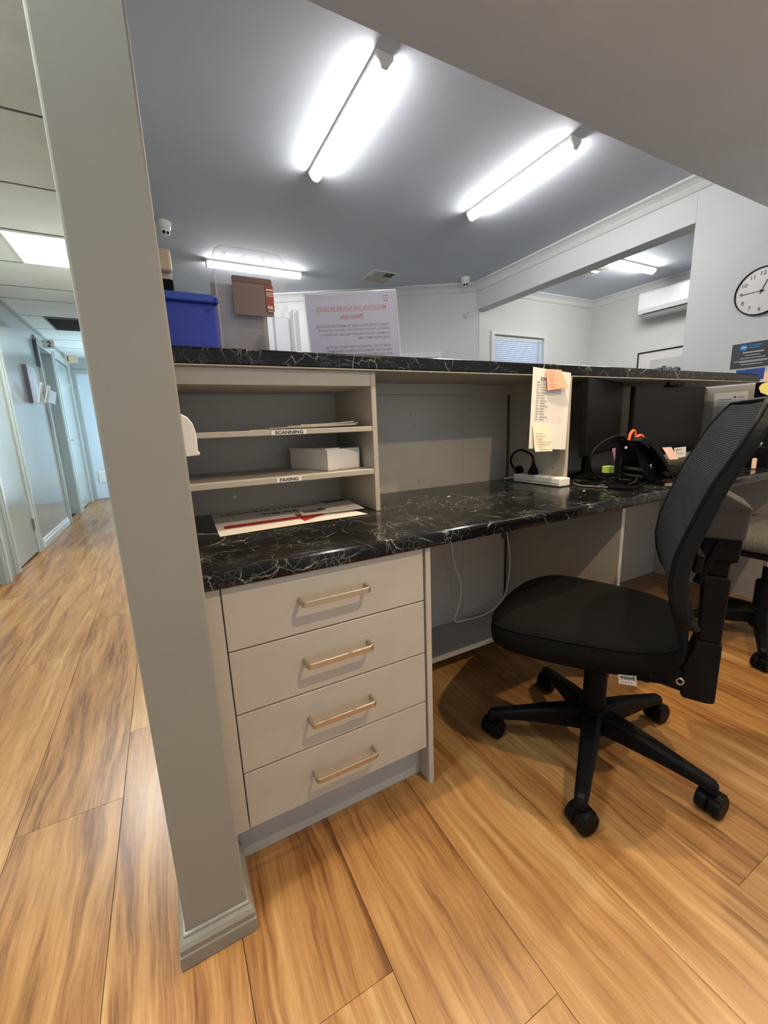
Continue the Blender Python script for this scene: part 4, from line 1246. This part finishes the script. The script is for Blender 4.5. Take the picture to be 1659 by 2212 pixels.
# wire pen tray with scissors and notes behind the phone
pt = thing('pen_pot', 'black pen pot standing behind the headset', 'pot', (1.70, 0.25, DZ))
MB().lathe([(0.036, 0.0), (0.036, 0.10), (0.033, 0.10), (0.033, 0.004)], (1.70, 0.25, DZ + 0.001), (0, 0, 1), 20).build('cup', BLACKP, pt)
sc = thing('scissors', 'orange handled scissors standing up in the pen pot', 'scissors', (1.70, 0.25, DZ + 0.02))
def loop(c, a, b_, tilt, r):
    out = []
    for k in range(18):
        t = 2 * math.pi * k / 18
        x, z = a * math.cos(t), b_ * math.sin(t)
        out.append(V(c) + V((x * math.cos(tilt) - z * math.sin(tilt), 0, x * math.sin(tilt) + z * math.cos(tilt))))
    return MB().tube(out, r, 8, closed=True)
loop((1.672, 0.238, 0.893), 0.020, 0.036, -0.25, 0.0065).build('finger_loop', ORANGE, sc, smooth=True)
loop((1.735, 0.244, 0.882), 0.028, 0.024, 0.3, 0.0065).build('finger_loop', ORANGE, sc, smooth=True)
MB().hexa([(1.685, 0.236, 0.74), (1.70, 0.236, 0.74), (1.70, 0.239, 0.74), (1.685, 0.239, 0.74), (1.676, 0.236, 0.865), (1.69, 0.236, 0.865), (1.69, 0.239, 0.865), (1.676, 0.239, 0.865)]).build('blade', STEEL, sc)
MB().hexa([(1.70, 0.241, 0.74), (1.715, 0.241, 0.74), (1.715, 0.244, 0.74), (1.70, 0.244, 0.74), (1.707, 0.241, 0.865), (1.722, 0.241, 0.865), (1.722, 0.244, 0.865), (1.707, 0.244, 0.865)]).build('blade', STEEL, sc)
pn = sheet('pink_flag_note', PINKV, None, (1.495, 0.205, 0.865), (1.528, 0.205, 0.868), (1.537, 0.195, 0.800), (1.512, 0.195, 0.796), bend=-0.003)
tag(pn, 'narrow pink sticky flag standing behind the headset stand', 'sticky note')
lm = bx('lime_note_block', LIMEN, None, 1.500, 1.540, 0.216, 0.246, DZ + 0.0405, DZ + 0.068, 0.002)
tag(lm, 'lime green note block behind the headset stand', 'note block')
tr = thing('letter_tray', 'low black wire tray on the desk holding the lime note block', 'tray', (1.50, 0.24, DZ))
b = MB()
for y in (0.212, 0.27):
    b.tube([(1.42, y, DZ + 0.038), (1.58, y, DZ + 0.038)], 0.002, 6)
for i in range(9):
    x = 1.42 + i * 0.02
    b.tube([(x, 0.212, DZ + 0.038), (x, 0.27, DZ + 0.038)], 0.0015, 5)
for x in (1.42, 1.58):
    for y in (0.212, 0.27):
        b.tube([(x, y, DZ + 0.0005), (x, y, DZ + 0.038)], 0.002, 6)
b.build('wire_deck', BLACKP, tr)
gc = MB().tube(catmull([(1.40, 0.30, DZ + 0.004), (1.36, 0.24, DZ + 0.004), (1.37, 0.19, DZ + 0.004), (1.38, 0.135, DZ + 0.006)], 6), 0.0028, 6)
tag(gc.build('grey_cable', plain('grey_cable', (0.2, 0.2, 0.2), 0.5), None, smooth=True), 'thin grey cable running from the divider to the headset stand', 'cable')
wr = MB().obox((1.45, 0.175, DZ + 0.004), (V((1, -0.12, 0)), V((0.12, 1, 0)), Zv), (0.055, 0.006, 0.003))
tag(wr.build('white_strip', GREYP, None, 0.001), 'flat pale ruler lying on the desk beside the headset stand', 'ruler')
# keyboard and sheets right of the phone
kb = thing('keyboard', 'black keyboard in front of the monitor facing the chair', 'keyboard', (2.06, 0.17, DZ))
MB().hexa([(1.85, 0.10, DZ + 0.001), (2.29, 0.10, DZ + 0.001), (2.29, 0.235, DZ + 0.001), (1.85, 0.235, DZ + 0.001), (1.85, 0.10, DZ + 0.012), (2.29, 0.10, DZ + 0.012), (2.29, 0.235, DZ + 0.024), (1.85, 0.235, DZ + 0.024)]).build('body', BLACKP, kb, 0.003)
b = MB()
for r in range(5):
    for k in range(18):
        x, y = 1.862 + k * 0.0235, 0.108 + r * 0.0245
        zz = DZ + 0.0125 + (y - 0.10) / 0.135 * 0.012
        b.box(x, x + 0.019, y, y + 0.02, zz, zz + 0.004)
kk = b.build('keys', CHARP, kb)
kk['kind'] = 'stuff'
o = sheet('desk_sheet', PAPER, None, (1.80, 0.285, DZ + 0.006), (1.98, 0.262, DZ + 0.006), (1.96, 0.243, DZ + 0.003), (1.79, 0.256, DZ + 0.003), curl=lambda a, c: 0.0)
tag(o, 'white sheet on the desk between the telephone and the keyboard', 'paper')
tf = thing('tissue_box', 'dark box with a white tissue at the right end of the desk', 'tissue box', (2.47, 0.10, DZ))
MB().box(2.42, 2.58, 0.045, 0.20, DZ + 0.001, DZ + 0.095).build('carton', BLACKP, tf, 0.004, 2)
MB().rings([[(2.50 + 0.03 * math.cos(a) * s_, 0.12 + 0.012 * math.sin(a) * s_, DZ + h_) for a in [k * math.pi / 5 for k in range(10)]] for s_, h_ in ((0.6, 0.094), (1.1, 0.108), (0.5, 0.124), (0.1, 0.13))]).build('tissue', PAPER, tf, smooth=True)
st = bx('pink_highlighter', PEACHN, None, 2.335, 2.352, 0.06, 0.075, DZ + 0.001, DZ + 0.05, 0.003)
tag(st, 'small pink marker standing at the right end of the desk', 'marker')

# ------------------------------------------------------------------ things on the upper counter
CT = UZ1 + 0.0005
bb = thing('blue_storage_box', 'bright blue plastic storage box on the counter beside the wall end', 'box', (0.03, 0.5, CT))
def taper(x0, x1, y0, y1, z0, z1, k):
    return [(x0 + k, y0 + k, z0), (x1 - k, y0 + k, z0), (x1 - k, y1 - k, z0), (x0 + k, y1 - k, z0), (x0, y0, z1), (x1, y0, z1), (x1, y1, z1), (x0, y1, z1)]
bX0, bX1, bY0, bY1 = WX1 + 0.004, 0.1015, 0.36, 0.62
MB().hexa(taper(bX0, bX1, bY0, bY1, CT, 1.302, 0.001)).build('tub', BLUEP, bb, 0.006, 2)
lid = MB().box(bX0, bX1 + 0.0005, bY0 - 0.006, bY1 + 0.004, 1.302, 1.3215)
lid.build('lid', plain('blue_plastic_lid', (0.03, 0.075, 0.46), 0.35, var=0.05, nscale=4), bb, 0.004, 2)
MB().obox((bX1 + 0.001, 0.362, 1.307), (Xv, Yv, Zv), (0.004, 0.012, 0.007)).build('latch', BLUEP, bb, 0.002)
cd2 = thing('cream_dispenser', 'cream and black desk device standing on the blue box', 'device', (0.0, 0.5, 1.322))
bx('base', BLACKP, cd2, WX1 + 0.006, 0.0165, 0.46, 0.54, 1.3222, 1.378, 0.003, 2)
bx('neck', CREAM, cd2, WX1 + 0.006, 0.0145, 0.465, 0.535, 1.378, 1.394, 0.002)
bx('head', CREAM, cd2, WX1 + 0.006, 0.0175, 0.45, 0.55, 1.394, 1.447, 0.007, 3)

ho = thing('brochure_stand', 'tall clear acrylic brochure stand with rounded top on the counter', 'holder', (0.2, 0.47, CT))
HY = 0.45
def rrect(x0, x1, z0, z1, r, n=6, only_top=False):
    out = []
    for cx, czz, a0 in ((x1 - r, z1 - r, 0), (x0 + r, z1 - r, 90)):
        out += [(cx + r * math.cos(math.radians(a0 + 90 * k / n)), czz + r * math.sin(math.radians(a0 + 90 * k / n))) for k in range(n + 1)]
    out += [(x0, z0), (x1, z0)]
    return out
pts = rrect(0.119, 0.311, CT, 1.474, 0.028)
MB().prism([(x, HY, z) for x, z in pts], (0, 0.004, 0)).build('back_panel', CLEAR, ho)
MB().tube([(x, HY + 0.002, z) for x, z in pts[:-2]] + [(0.119, HY + 0.002, CT + 0.002)], 0.0016, 6).build('bright_edge', CLEAR2, ho)
for cx, czz, r in ((0.262, 1.425, 0.014), (0.262, 1.425, 0.009)):
    loop((cx, HY - 0.001, czz), r, r, 0, 0.0009).build('moulded_ring', CLEAR2, ho)
b = MB()
for x, z, l in ((0.140, 1.452, 0.016), (0.146, 1.452, 0.016), (0.188, 1.450, 0.018), (0.195, 1.450, 0.018), (0.236, 1.446, 0.03), (0.243, 1.446, 0.03), (0.288, 1.322, 0.034), (0.295, 1.322, 0.034)):
    b.tube([(x, HY - 0.001, z - l / 2), (x + l * 0.42, HY - 0.001, z + l / 2)], 0.0009, 5)
b.build('moulded_strokes', CLEAR2, ho)
MB().box(0.262, 0.310, HY - 0.026, HY - 0.0245, CT, 1.300).box(0.262, 0.2635, HY - 0.0245, HY - 0.0005, CT, 1.300).box(0.3085, 0.310, HY - 0.0245, HY - 0.0005, CT, 1.300).build('side_pocket', CLEAR, ho)
MB().tube([(0.263, HY - 0.026, CT + 0.002), (0.263, HY - 0.026, 1.299), (0.303, HY - 0.026, 1.299), (0.309, HY - 0.026, 1.293), (0.309, HY - 0.026, CT + 0.002)], 0.0011, 6).build('pocket_edge', CLEAR2, ho)
MB().box(0.318, 0.336, HY - 0.02, HY - 0.018, CT, 1.325).box(0.318, 0.320, HY - 0.018, HY + 0.02, CT, 1.325).box(0.334, 0.336, HY - 0.018, HY + 0.02, CT, 1.325).build('side_fin', CLEAR, ho)
MB().tube([(0.319, HY - 0.0195, CT + 0.002), (0.319, HY - 0.0195, 1.324), (0.335, HY - 0.0195, 1.324), (0.335, HY - 0.0195, CT + 0.002)], 0.0011, 6).build('fin_edge', CLEAR2, ho)
br1 = bx('brochure_sheet', BROC, None, 0.106, 0.240, HY + 0.010, HY + 0.0125, CT, 1.382, 0)
tag(br1, 'greyish sheet standing behind the clear brochure stand', 'paper')
br2 = bx('brochure_sheet', sheer('backlit_beige_paper', (0.50, 0.42, 0.38, 1), 0.5), None, 0.172, 0.252, HY + 0.016, HY + 0.0185, CT, 1.376, 0)
tag(br2, 'beige brochure standing behind the greyish sheet in the clear stand', 'paper')
lc = thing('label_card', 'grey backing card with a red A4 strip in the clear stand', 'card', (0.2, HY - 0.006, 1.29))
MB().prism([(x, HY - 0.006, z) for x, z in rrect(0.160, 0.268, 1.303, 1.402, 0.006)], (0, 0.0012, 0)).build('card', LABELP, lc)
bx('red_strip', LABELR, lc, 0.248, 0.270, HY - 0.0072, HY - 0.0062, 1.318, 1.385, 0)
bx('red_band', sheer('backlit_dusky_card', (0.34, 0.22, 0.22, 1), 0.5), lc, 0.163, 0.266, HY - 0.0071, HY - 0.0062, 1.388, 1.3995, 0)
MB().lathe([(0.0105, 0), (0.0105, 0.0008)], (0.2585, HY - 0.0062, 1.322), (0, -1, 0), 20).build('badge', LABELP, lc)
text('A4', PAPER, lc, (0.2592, HY - 0.0074, 1.3275), Xv, Zv, w=0.016, h=0.011, mirror=True, bold=0.02)
bars(PAPER, lc, (0.249, HY - 0.0074, 1.318), Xv, Zv, [(0.001, 0.054, 0.019, 0.003), (0.001, 0.047, 0.019, 0.0015), (0.001, 0.043, 0.019, 0.0015), (0.001, 0.039, 0.019, 0.0015), (0.004, -0.001, 0.013, 0.0015)])

# sign for patients, seen from the back
sg = thing('counter_sign', 'landscape sign with mirrored red heading standing on the counter', 'sign', (0.5, 0.46, CT))
S0, S1 = V((0.387, 0.520, 0)), V((0.634, 0.383, 0))
sdx = (S1 - S0).normalized()
sn_ = V((sdx.y, -sdx.x, 0))          # towards the camera
if sn_.y > 0:
    sn_ = -sn_
lean = V((-0.02, 0, 0))
zt_, zb_ = 1.3955, CT
def sp(a, z, o=0.0):
    return S0.lerp(S1, a) + Zv * z + sn_ * o + sdx * (-0.010 * (zt_ - z) / 0.2 * -1)
sheet('paper', SIGNP, sg, sp(0, zt_), sp(1, zt_), sp(1, zb_), sp(0, zb_))
q = [sp(-0.012, zb_, 0.0015), sp(1.012, zb_, 0.0015), sp(1.012, zt_ + 0.003, 0.0015), sp(-0.012, zt_ + 0.003, 0.0015)]
MB().prism(q, sn_ * 0.0015).build('clear_sleeve', CLEAR, sg)
MB().tube([sp(-0.008, zb_ + 0.002, 0.002), sp(-0.008, zt_ + 0.002, 0.002), sp(1.008, zt_ + 0.002, 0.002), sp(1.008, zb_ + 0.002, 0.002)], 0.0016, 6).build('bright_edge', CLEAR2, sg)
W = (S1 - S0).length
def stext(body, mat, a, z, wfrac, h, bold=0.0):
    text(body, mat, sg, sp(a, z, 0.0005), sdx, Zv, w=wfrac * W, h=h, mirror=True, bold=bold, lift=0.0003)
stext('MINDS FOR THE FUTURE PATIENTS', RINKP, 0.5, 1.351, 0.78, 0.0115, 0.008)
stext('Please note', RINKP, 0.5, 1.328, 0.25, 0.012, 0.02)
bars(RINKP, sg, sp(0.11, 1.3430, 0.0005), sdx, Zv, [(0, 0, 0.78 * W, 0.0012), (0.265 * W, -0.0235, 0.25 * W, 0.0012)], 'underline', 0.0003)
for body, a, z, wf in (('THERE IS NO RECEPTION DESK FOR MINDS FOR THE FUTURE', 0.5, 1.2995, 0.82), ('(REBECCA OR ALICE) PLEASE TAKE A SEAT IN THE WAITING', 0.51, 1.2870, 0.80),
                       ('ROOM AND THE PSYCHOLOGIST WILL CALL YOU WHEN IT IS', 0.515, 1.2745, 0.79), ('YOUR APPOINTMENT TIME.', 0.73, 1.2620, 0.36),
                       ('PLEASE DO NOT APPROACH OTHER STAFF AT THE FRONT', 0.54, 1.2370, 0.74), ('DESK AS THEY WORKING FOR DIFFERENT DEPARTMENTS', 0.55, 1.2245, 0.73), ('AND WILL NOT BE ABLE TO ASSIST.', 0.66, 1.2120, 0.52)):
    stext(body, GINK, a, z, wf, 0.0072, 0.01)
bars(GINK, sg, sp(0.86, 1.377, 0.0005), sdx, Zv, [(0, 0.004, 0.016, 0.002), (-0.004, -0.002, 0.026, 0.0015), (0.004, -0.011, 0.003, 0.006), (0.010, -0.011, 0.005, 0.005)], 'logo_print', 0.0003)

# ------------------------------------------------------------------ task chair
HUB = V((0.969, -0.142, 0))
TH = math.radians(118)
FD = V((math.cos(TH), math.sin(TH), 0))
SD = V((FD.y, -FD.x, 0))
def Q(f, s, z):
    return HUB + FD * f + SD * s + Zv * z
def chair_base(t, hub, angs, hubtop):
    def col(prof, nm, mt):
        MB().lathe(prof, hub, (0, 0, 1), 24).build(nm, mt, t, smooth=False)
    col([(0.030, 0.06), (0.040, 0.075), (0.046, 0.10), (0.042, 0.15), (0.034, 0.155)], 'hub', BLACKP)
    col([(0.031, 0.14), (0.031, 0.27), (0.027, 0.275)], 'column_sleeve', BLACKP)
    col([(0.0145, 0.27), (0.0145, hubtop)], 'gas_lift', BLACKP)
    for a in angs:
        a = math.radians(a)
        d = V((math.cos(a), math.sin(a), 0))
        sd = V((-d.y, d.x, 0))
        rings = []
        for r, zt, zb_, hw in ((0.02, 0.148, 0.082, 0.026), (0.07, 0.144, 0.084, 0.025), (0.14, 0.130, 0.082, 0.022), (0.21, 0.113, 0.078, 0.019), (0.265, 0.100, 0.072, 0.017), (0.295, 0.092, 0.062, 0.015), (0.303, 0.082, 0.060, 0.011)):
            p = hub + d * r
            rings.append([p + sd * hw + Zv * zb_, p + sd * hw * 1.0 + Zv * (zt - 0.008), p + sd * hw * 0.6 + Zv * zt, p - sd * hw * 0.6 + Zv * zt, p - sd * hw + Zv * (zt - 0.008), p - sd * hw + Zv * zb_])
        MB().rings(rings).build('base_arm', BLACKP, t, 0.002)
    for i, a in enumerate(angs):
        a = math.radians(a)
        c = hub + V((math.cos(a), math.sin(a), 0)) * 0.290
        wa = math.radians((-99, -90, -82, -92, -70)[i])
        ax = V((math.cos(wa), math.sin(wa), 0))
        pd = V((-ax.y, ax.x, 0))
        cs = MB().lathe([(0.006, 0.035), (0.006, 0.066)], c, (0, 0, 1), 8)
        cs.obox(c + Zv * 0.044 + pd * 0.006, (ax, pd, Zv), (0.024, 0.020, 0.012))
        cst = cs.build('caster', BLACKP, t)
        for k in (-1, 1):
            MB().lathe([(0.024, -0.0135), (0.029, -0.0115), (0.0298, 0), (0.029, 0.0115), (0.024, 0.0135)], c + pd * 0.006 + ax * 0.0145 * k + Zv * 0.0300, ax, 24).build('wheel', BLACKP, cst, smooth=False)


tc = thing('task_chair', 'black office chair with ribbed mesh back pulled up to the desk', 'chair', HUB)
chair_base(tc, HUB, (211, 283, 138, 355, 67), 0.33)
# seat
def outline(inset, z, dome=0.0, n=56):
    out = []
    for i in range(n):
        t = 2 * math.pi * i / n
        ct, st_ = math.cos(t), math.sin(t)
        e = 2 / 3.4
        f = 0.038 + (0.240 - inset) * math.copysign(abs(ct) ** e, ct)
        u = (f + 0.2) / 0.478
        hw = 0.186 + 0.056 * max(0, min(1, u * 1.3)) ** 0.8
        s = (hw - inset) * math.copysign(abs(st_) ** e, st_)
        drop = 0.030 * max(0, (f - 0.12) / 0.158) ** 2
        sag = 0.012 * (s / 0.24) ** 2
        out.append(Q(f, s, z - drop + sag * dome))
    return out
MB().rings([outline(0.045, 0.381), outline(0.014, 0.382), outline(0.003, 0.394), outline(0.0, 0.415), outline(0.0, 0.438), outline(0.004, 0.451), outline(0.012, 0.459), outline(0.035, 0.467), outline(0.075, 0.470, 0.5), outline(0.13, 0.468, 0.5), outline(0.18, 0.466, 0.3), outline(0.225, 0.465)]).build('seat', BLACKF, tc, smooth=True)
MB().tube(outline(0.003, 0.4505), 0.0026, 6, closed=True).build('piping', BLACKF, tc, smooth=True)
MB().rings([outline(0.09, 0.352), outline(0.05, 0.358), outline(0.035, 0.372), outline(0.035, 0.3815)]).build('seat_pan', BLACKP, tc, smooth=False)
MB().hexa([Q(-0.13, -0.07, 0.305), Q(0.12, -0.06, 0.315), Q(0.12, 0.06, 0.315), Q(-0.13, 0.07, 0.305), Q(-0.14, -0.08, 0.353), Q(0.13, -0.07, 0.353), Q(0.13, 0.07, 0.353), Q(-0.14, 0.08, 0.353)]).build('tilt_mechanism', BLACKP, tc, 0.006, 2)
MB().tube([Q(-0.06, -0.06, 0.335), Q(-0.10, -0.12, 0.34), Q(-0.17, -0.11, 0.345)], 0.004, 8).build('lever', BLACKP, tc)
loop_pts = [Q(-0.190 + 0.007 * math.cos(k * math.pi / 6), -0.10, 0.352 + 0.008 * math.sin(k * math.pi / 6)) for k in range(12)]
MB().tube(loop_pts, 0.0025, 6, closed=True).build('lever_ring', STEEL, tc)
# tag under the seat
tg = MB()
t0_, t1_, t2_, t3_ = V((0.849, -0.278, 0.373)), V((0.868, -0.311, 0.379)), V((0.869, -0.314, 0.349)), V((0.850, -0.281, 0.344))
tn = (t1_ - t0_).cross(t3_ - t0_).normalized()
if tn.dot(cam_loc - t0_) < 0:
    tn = -tn
tgo = tg.prism([t0_, t1_, t2_, t3_], -tn * 0.001).build('swing_tag', PAPER, tc, 0.0002)
tx, tyv = (t1_ - t0_).normalized(), (t0_ - t3_).normalized()
text('good', INK, tgo, (t0_ + t1_ + t2_ + t3_) / 4 + tyv * 0.003, tx, tyv, w=0.031, h=0.014, bold=0.02)
bars(GINK, tgo, t3_, tx, tyv, [(0.008 + k * 0.006, 0.005, 0.003, 0.002) for k in range(4)], 'tag_dots')
# backrest: profile of backward offset against height along the near edge
prof_b = [(0.515, 0.200), (0.53, 0.188), (0.555, 0.166), (0.60, 0.152), (0.645, 0.147), (0.70, 0.153), (0.75, 0.167), (0.80, 0.182), (0.847, 0.197), (0.90, 0.221), (0.95, 0.243), (0.985, 0.262), (1.01, 0.276)]
def bz(z):
    if z <= prof_b[0][0]:
        return prof_b[0][1]
    for (z0, b0), (z1, b1) in zip(prof_b, prof_b[1:]):
        if z <= z1:
            return b0 + (b1 - b0) * (z - z0) / (z1 - z0)
    return prof_b[-1][1] + (z - 1.01) * 0.55
def BQ(s, z, o=0.0):
    """point on the backrest; o pushes it rearwards"""
    return Q(-(bz(z) - 0.06 * (s + 0.215) / 0.43 * 0.55 + o), s, z)
def hwb(z):
    # half width: rounded top and bottom corners
    top = max(0, (z - 0.90) / 0.112)
    bot = max(0, (0.60 - z) / 0.085)
    return 0.218 - 0.075 * min(1, top) ** 3 - 0.06 * min(1, bot) ** 3
zz = [0.520 + 0.488 * k / 44 for k in range(45)]
b = MB()
rows = []
for z in zz:
    rows.append([BQ(-hwb(z) + 2 * hwb(z) * i / 20, z, 0.004 * math.cos(math.pi * (i / 20 - 0.5))) for i in range(21)])
b.rings(rows, cap=False, closed=False)
mo = b.build('mesh_back', MESHF, tc, smooth=True)
md = mo.modifiers.new('thick', 'SOLIDIFY')
md.thickness = 0.004
md.offset = 0
# frame: a loop following the edge of the mesh, with a deep rectangular section
def frame_loop():
    pts = []
    for z in zz:
        pts.append((-hwb(z), z))
    for i in range(1, 12):
        pts.append((-hwb(zz[-1]) + 2 * hwb(zz[-1]) * i / 12, zz[-1]))
    for z in reversed(zz):
        pts.append((hwb(z), z))
    for i in range(1, 12):
        pts.append((hwb(zz[0]) - 2 * hwb(zz[0]) * i / 12, zz[0]))
    return pts
fp = frame_loop()
rings = []
for k, (s, z) in enumerate(fp):
    c = V((0, 0, 0))
    # inward direction in (s, z)
    ds, dz_ = -s, (0.765 - z)
    if abs(abs(s) - hwb(z)) < 1e-6 and 0.56 < z < 0.95:
        ii = V((-math.copysign(1, s), 0))
    else:
        ii = V((ds, dz_ * 0.9)).normalized()
    w_ = 0.026
    dep = 0.020 + 0.010 * min(1, (z - 0.52) / 0.06) if z < 0.75 else 0.030 - 0.006 * (z - 0.75) / 0.25
    s2, z2 = s + ii[0] * w_, z + ii[1] * w_
    rings.append([BQ(s - ii[0] * 0.004, z - ii[1] * 0.004, 0.002), BQ(s2, z2, 0.006), BQ(s2, z2, dep - 0.006), BQ(s2 - ii[0] * 0.008, z2 - ii[1] * 0.008, dep), BQ(s + ii[0] * 0.002, z + ii[1] * 0.002, dep), BQ(s - ii[0] * 0.004, z - ii[1] * 0.004, dep - 0.008)])
rings.append(rings[0])
MB().rings(rings, cap=False).build('back_frame', CHARP, tc, 0.002, 1, smooth=False)
MB().tube([BQ(s, z, -0.001) for s, z in fp], 0.0045, 6, closed=True).build('edge_piping', BLACKP, tc, smooth=True)
# spine behind the backrest
def spine(rows, nm, mt, bev=0.006):
    """rows of (z, front offset, rear offset, half width)"""
    MB().rings([[Q(-f0, -hw, z), Q(-f1, -hw, z), Q(-f1, hw, z), Q(-f0, hw, z)] for z, f0, f1, hw in rows]).build(nm, mt, tc, bev, 2)
spine([(0.272, 0.205, 0.250, 0.036), (0.278, 0.198, 0.268, 0.038), (0.36, 0.197, 0.268, 0.038), (0.437, 0.218, 0.268, 0.038)], 'spine_boot', CHARP, 0.008)
spine([(0.437, 0.221, 0.265, 0.034), (0.605, 0.215, 0.268, 0.033)], 'spine', CHARP, 0.004)
MB().hexa([Q(-0.10, -0.035, 0.30), Q(-0.21, -0.035, 0.285), Q(-0.21, 0.035, 0.285), Q(-0.10, 0.035, 0.30), Q(-0.10, -0.035, 0.345), Q(-0.21, -0.035, 0.345), Q(-0.21, 0.035, 0.345), Q(-0.10, 0.035, 0.345)]).build('spine_bracket', CHARP, tc, 0.005, 2)
spine([(0.606, 0.222, 0.262, 0.028), (0.64, 0.218, 0.264, 0.028), (0.645, 0.205, 0.276, 0.034), (0.70, 0.205, 0.279, 0.036)], 'spine_slider', BLACKP, 0.004)
GREYB = plain('dark_grey_plastic', (0.055, 0.051, 0.048), 0.5, var=0.05, spec=0.3)
spine([(0.700, 0.195, 0.281, 0.045), (0.760, 0.205, 0.284, 0.055), (0.778, 0.215, 0.286, 0.060), (0.812, 0.215, 0.232, 0.065)], 'back_bracket', GREYB, 0.006)
MB().hexa([BQ(-0.20, 0.66, 0.035), BQ(0.20, 0.66, 0.035), BQ(0.20, 0.66, 0.05), BQ(-0.20, 0.66, 0.05), BQ(-0.20, 0.70, 0.035), BQ(0.20, 0.70, 0.035), BQ(0.20, 0.70, 0.05), BQ(-0.20, 0.70, 0.05)]).build('lumbar_bar', BLACKP, tc, 0.004, 2)
MB().tube([Q(-0.205, -0.03, 0.585), Q(-0.24, -0.03, 0.70)], 0.010, 8).build('adjuster_rod', BLACKP, tc)

# second chair at the right edge
H2 = V((2.15, -0.10, 0))
c2 = thing('desk_chair', 'office chair with a speckled grey fabric seat at the right of the desk', 'chair', H2)
chair_base(c2, H2, (203, 275, 131, 347, 59), 0.40)
def outl2(ins, z, n=40):
    out = []
    for i in range(n):
        t = 2 * math.pi * i / n
        e = 2 / 3.2
        out.append(H2 + V((0.06, 0.02, z)) + V(((0.255 - ins) * math.copysign(abs(math.cos(t)) ** e, math.cos(t)), (0.235 - ins) * math.copysign(abs(math.sin(t)) ** e, math.sin(t)), 0)))
    return out
MB().rings([outl2(0.02, 0.432), outl2(0.002, 0.44), outl2(0.0, 0.47), outl2(0.008, 0.492), outl2(0.03, 0.503), outl2(0.08, 0.508), outl2(0.2, 0.510)]).build('seat', GREYF, c2, smooth=True)
MB().rings([outl2(0.05, 0.405), outl2(0.012, 0.41), outl2(0.012, 0.4325)]).build('seat_pan', BLACKP, c2)
MB().lathe([(0.05, 0.375), (0.06, 0.38), (0.06, 0.405)], H2, (0, 0, 1), 18).build('tilt_mechanism', BLACKP, c2)
MB().lathe([(0.0155, 0.34), (0.0155, 0.376)], H2, (0, 0, 1), 14).build('gas_lift_ring', CHROME, c2)
MB().obox(H2 + V((0.25, -0.24, 0.54)), (V((0.1, -0.1, 1)), V((1, 1, 0)), V((1, -1, 0))), (0.15, 0.03, 0.012)).build('back_stem', BLACKP, c2, 0.003)
MB().obox(H2 + V((0.285, -0.275, 0.80)), (V((0.1, -0.1, 1)), V((1, 1, 0)), V((1, -1, -0.2))), (0.18, 0.20, 0.022)).build('backrest', GREYF, c2, 0.015, 3)

# torn scraps of paper on the desk
for x, y, r_, lb in ((0.836, 0.383, 0.006, 'tiny torn white paper scrap on the open desk before the back panel'), (1.279, 0.158, 0.005, 'tiny torn white paper scrap on the desk between power board and headset stand')):
    q = [(x + r_ * 1.5 * math.cos(a), y + r_ * math.sin(a * 1.0) * (0.7 + 0.3 * math.cos(3 * a)), DZ + 0.0006) for a in [k * math.pi / 4 for k in range(8)]]
    tag(MB().prism(q, (0, 0, 0.0005)).build('paper_scrap', PAPER, None), lb, 'paper scrap', 'paper scraps on the desk')
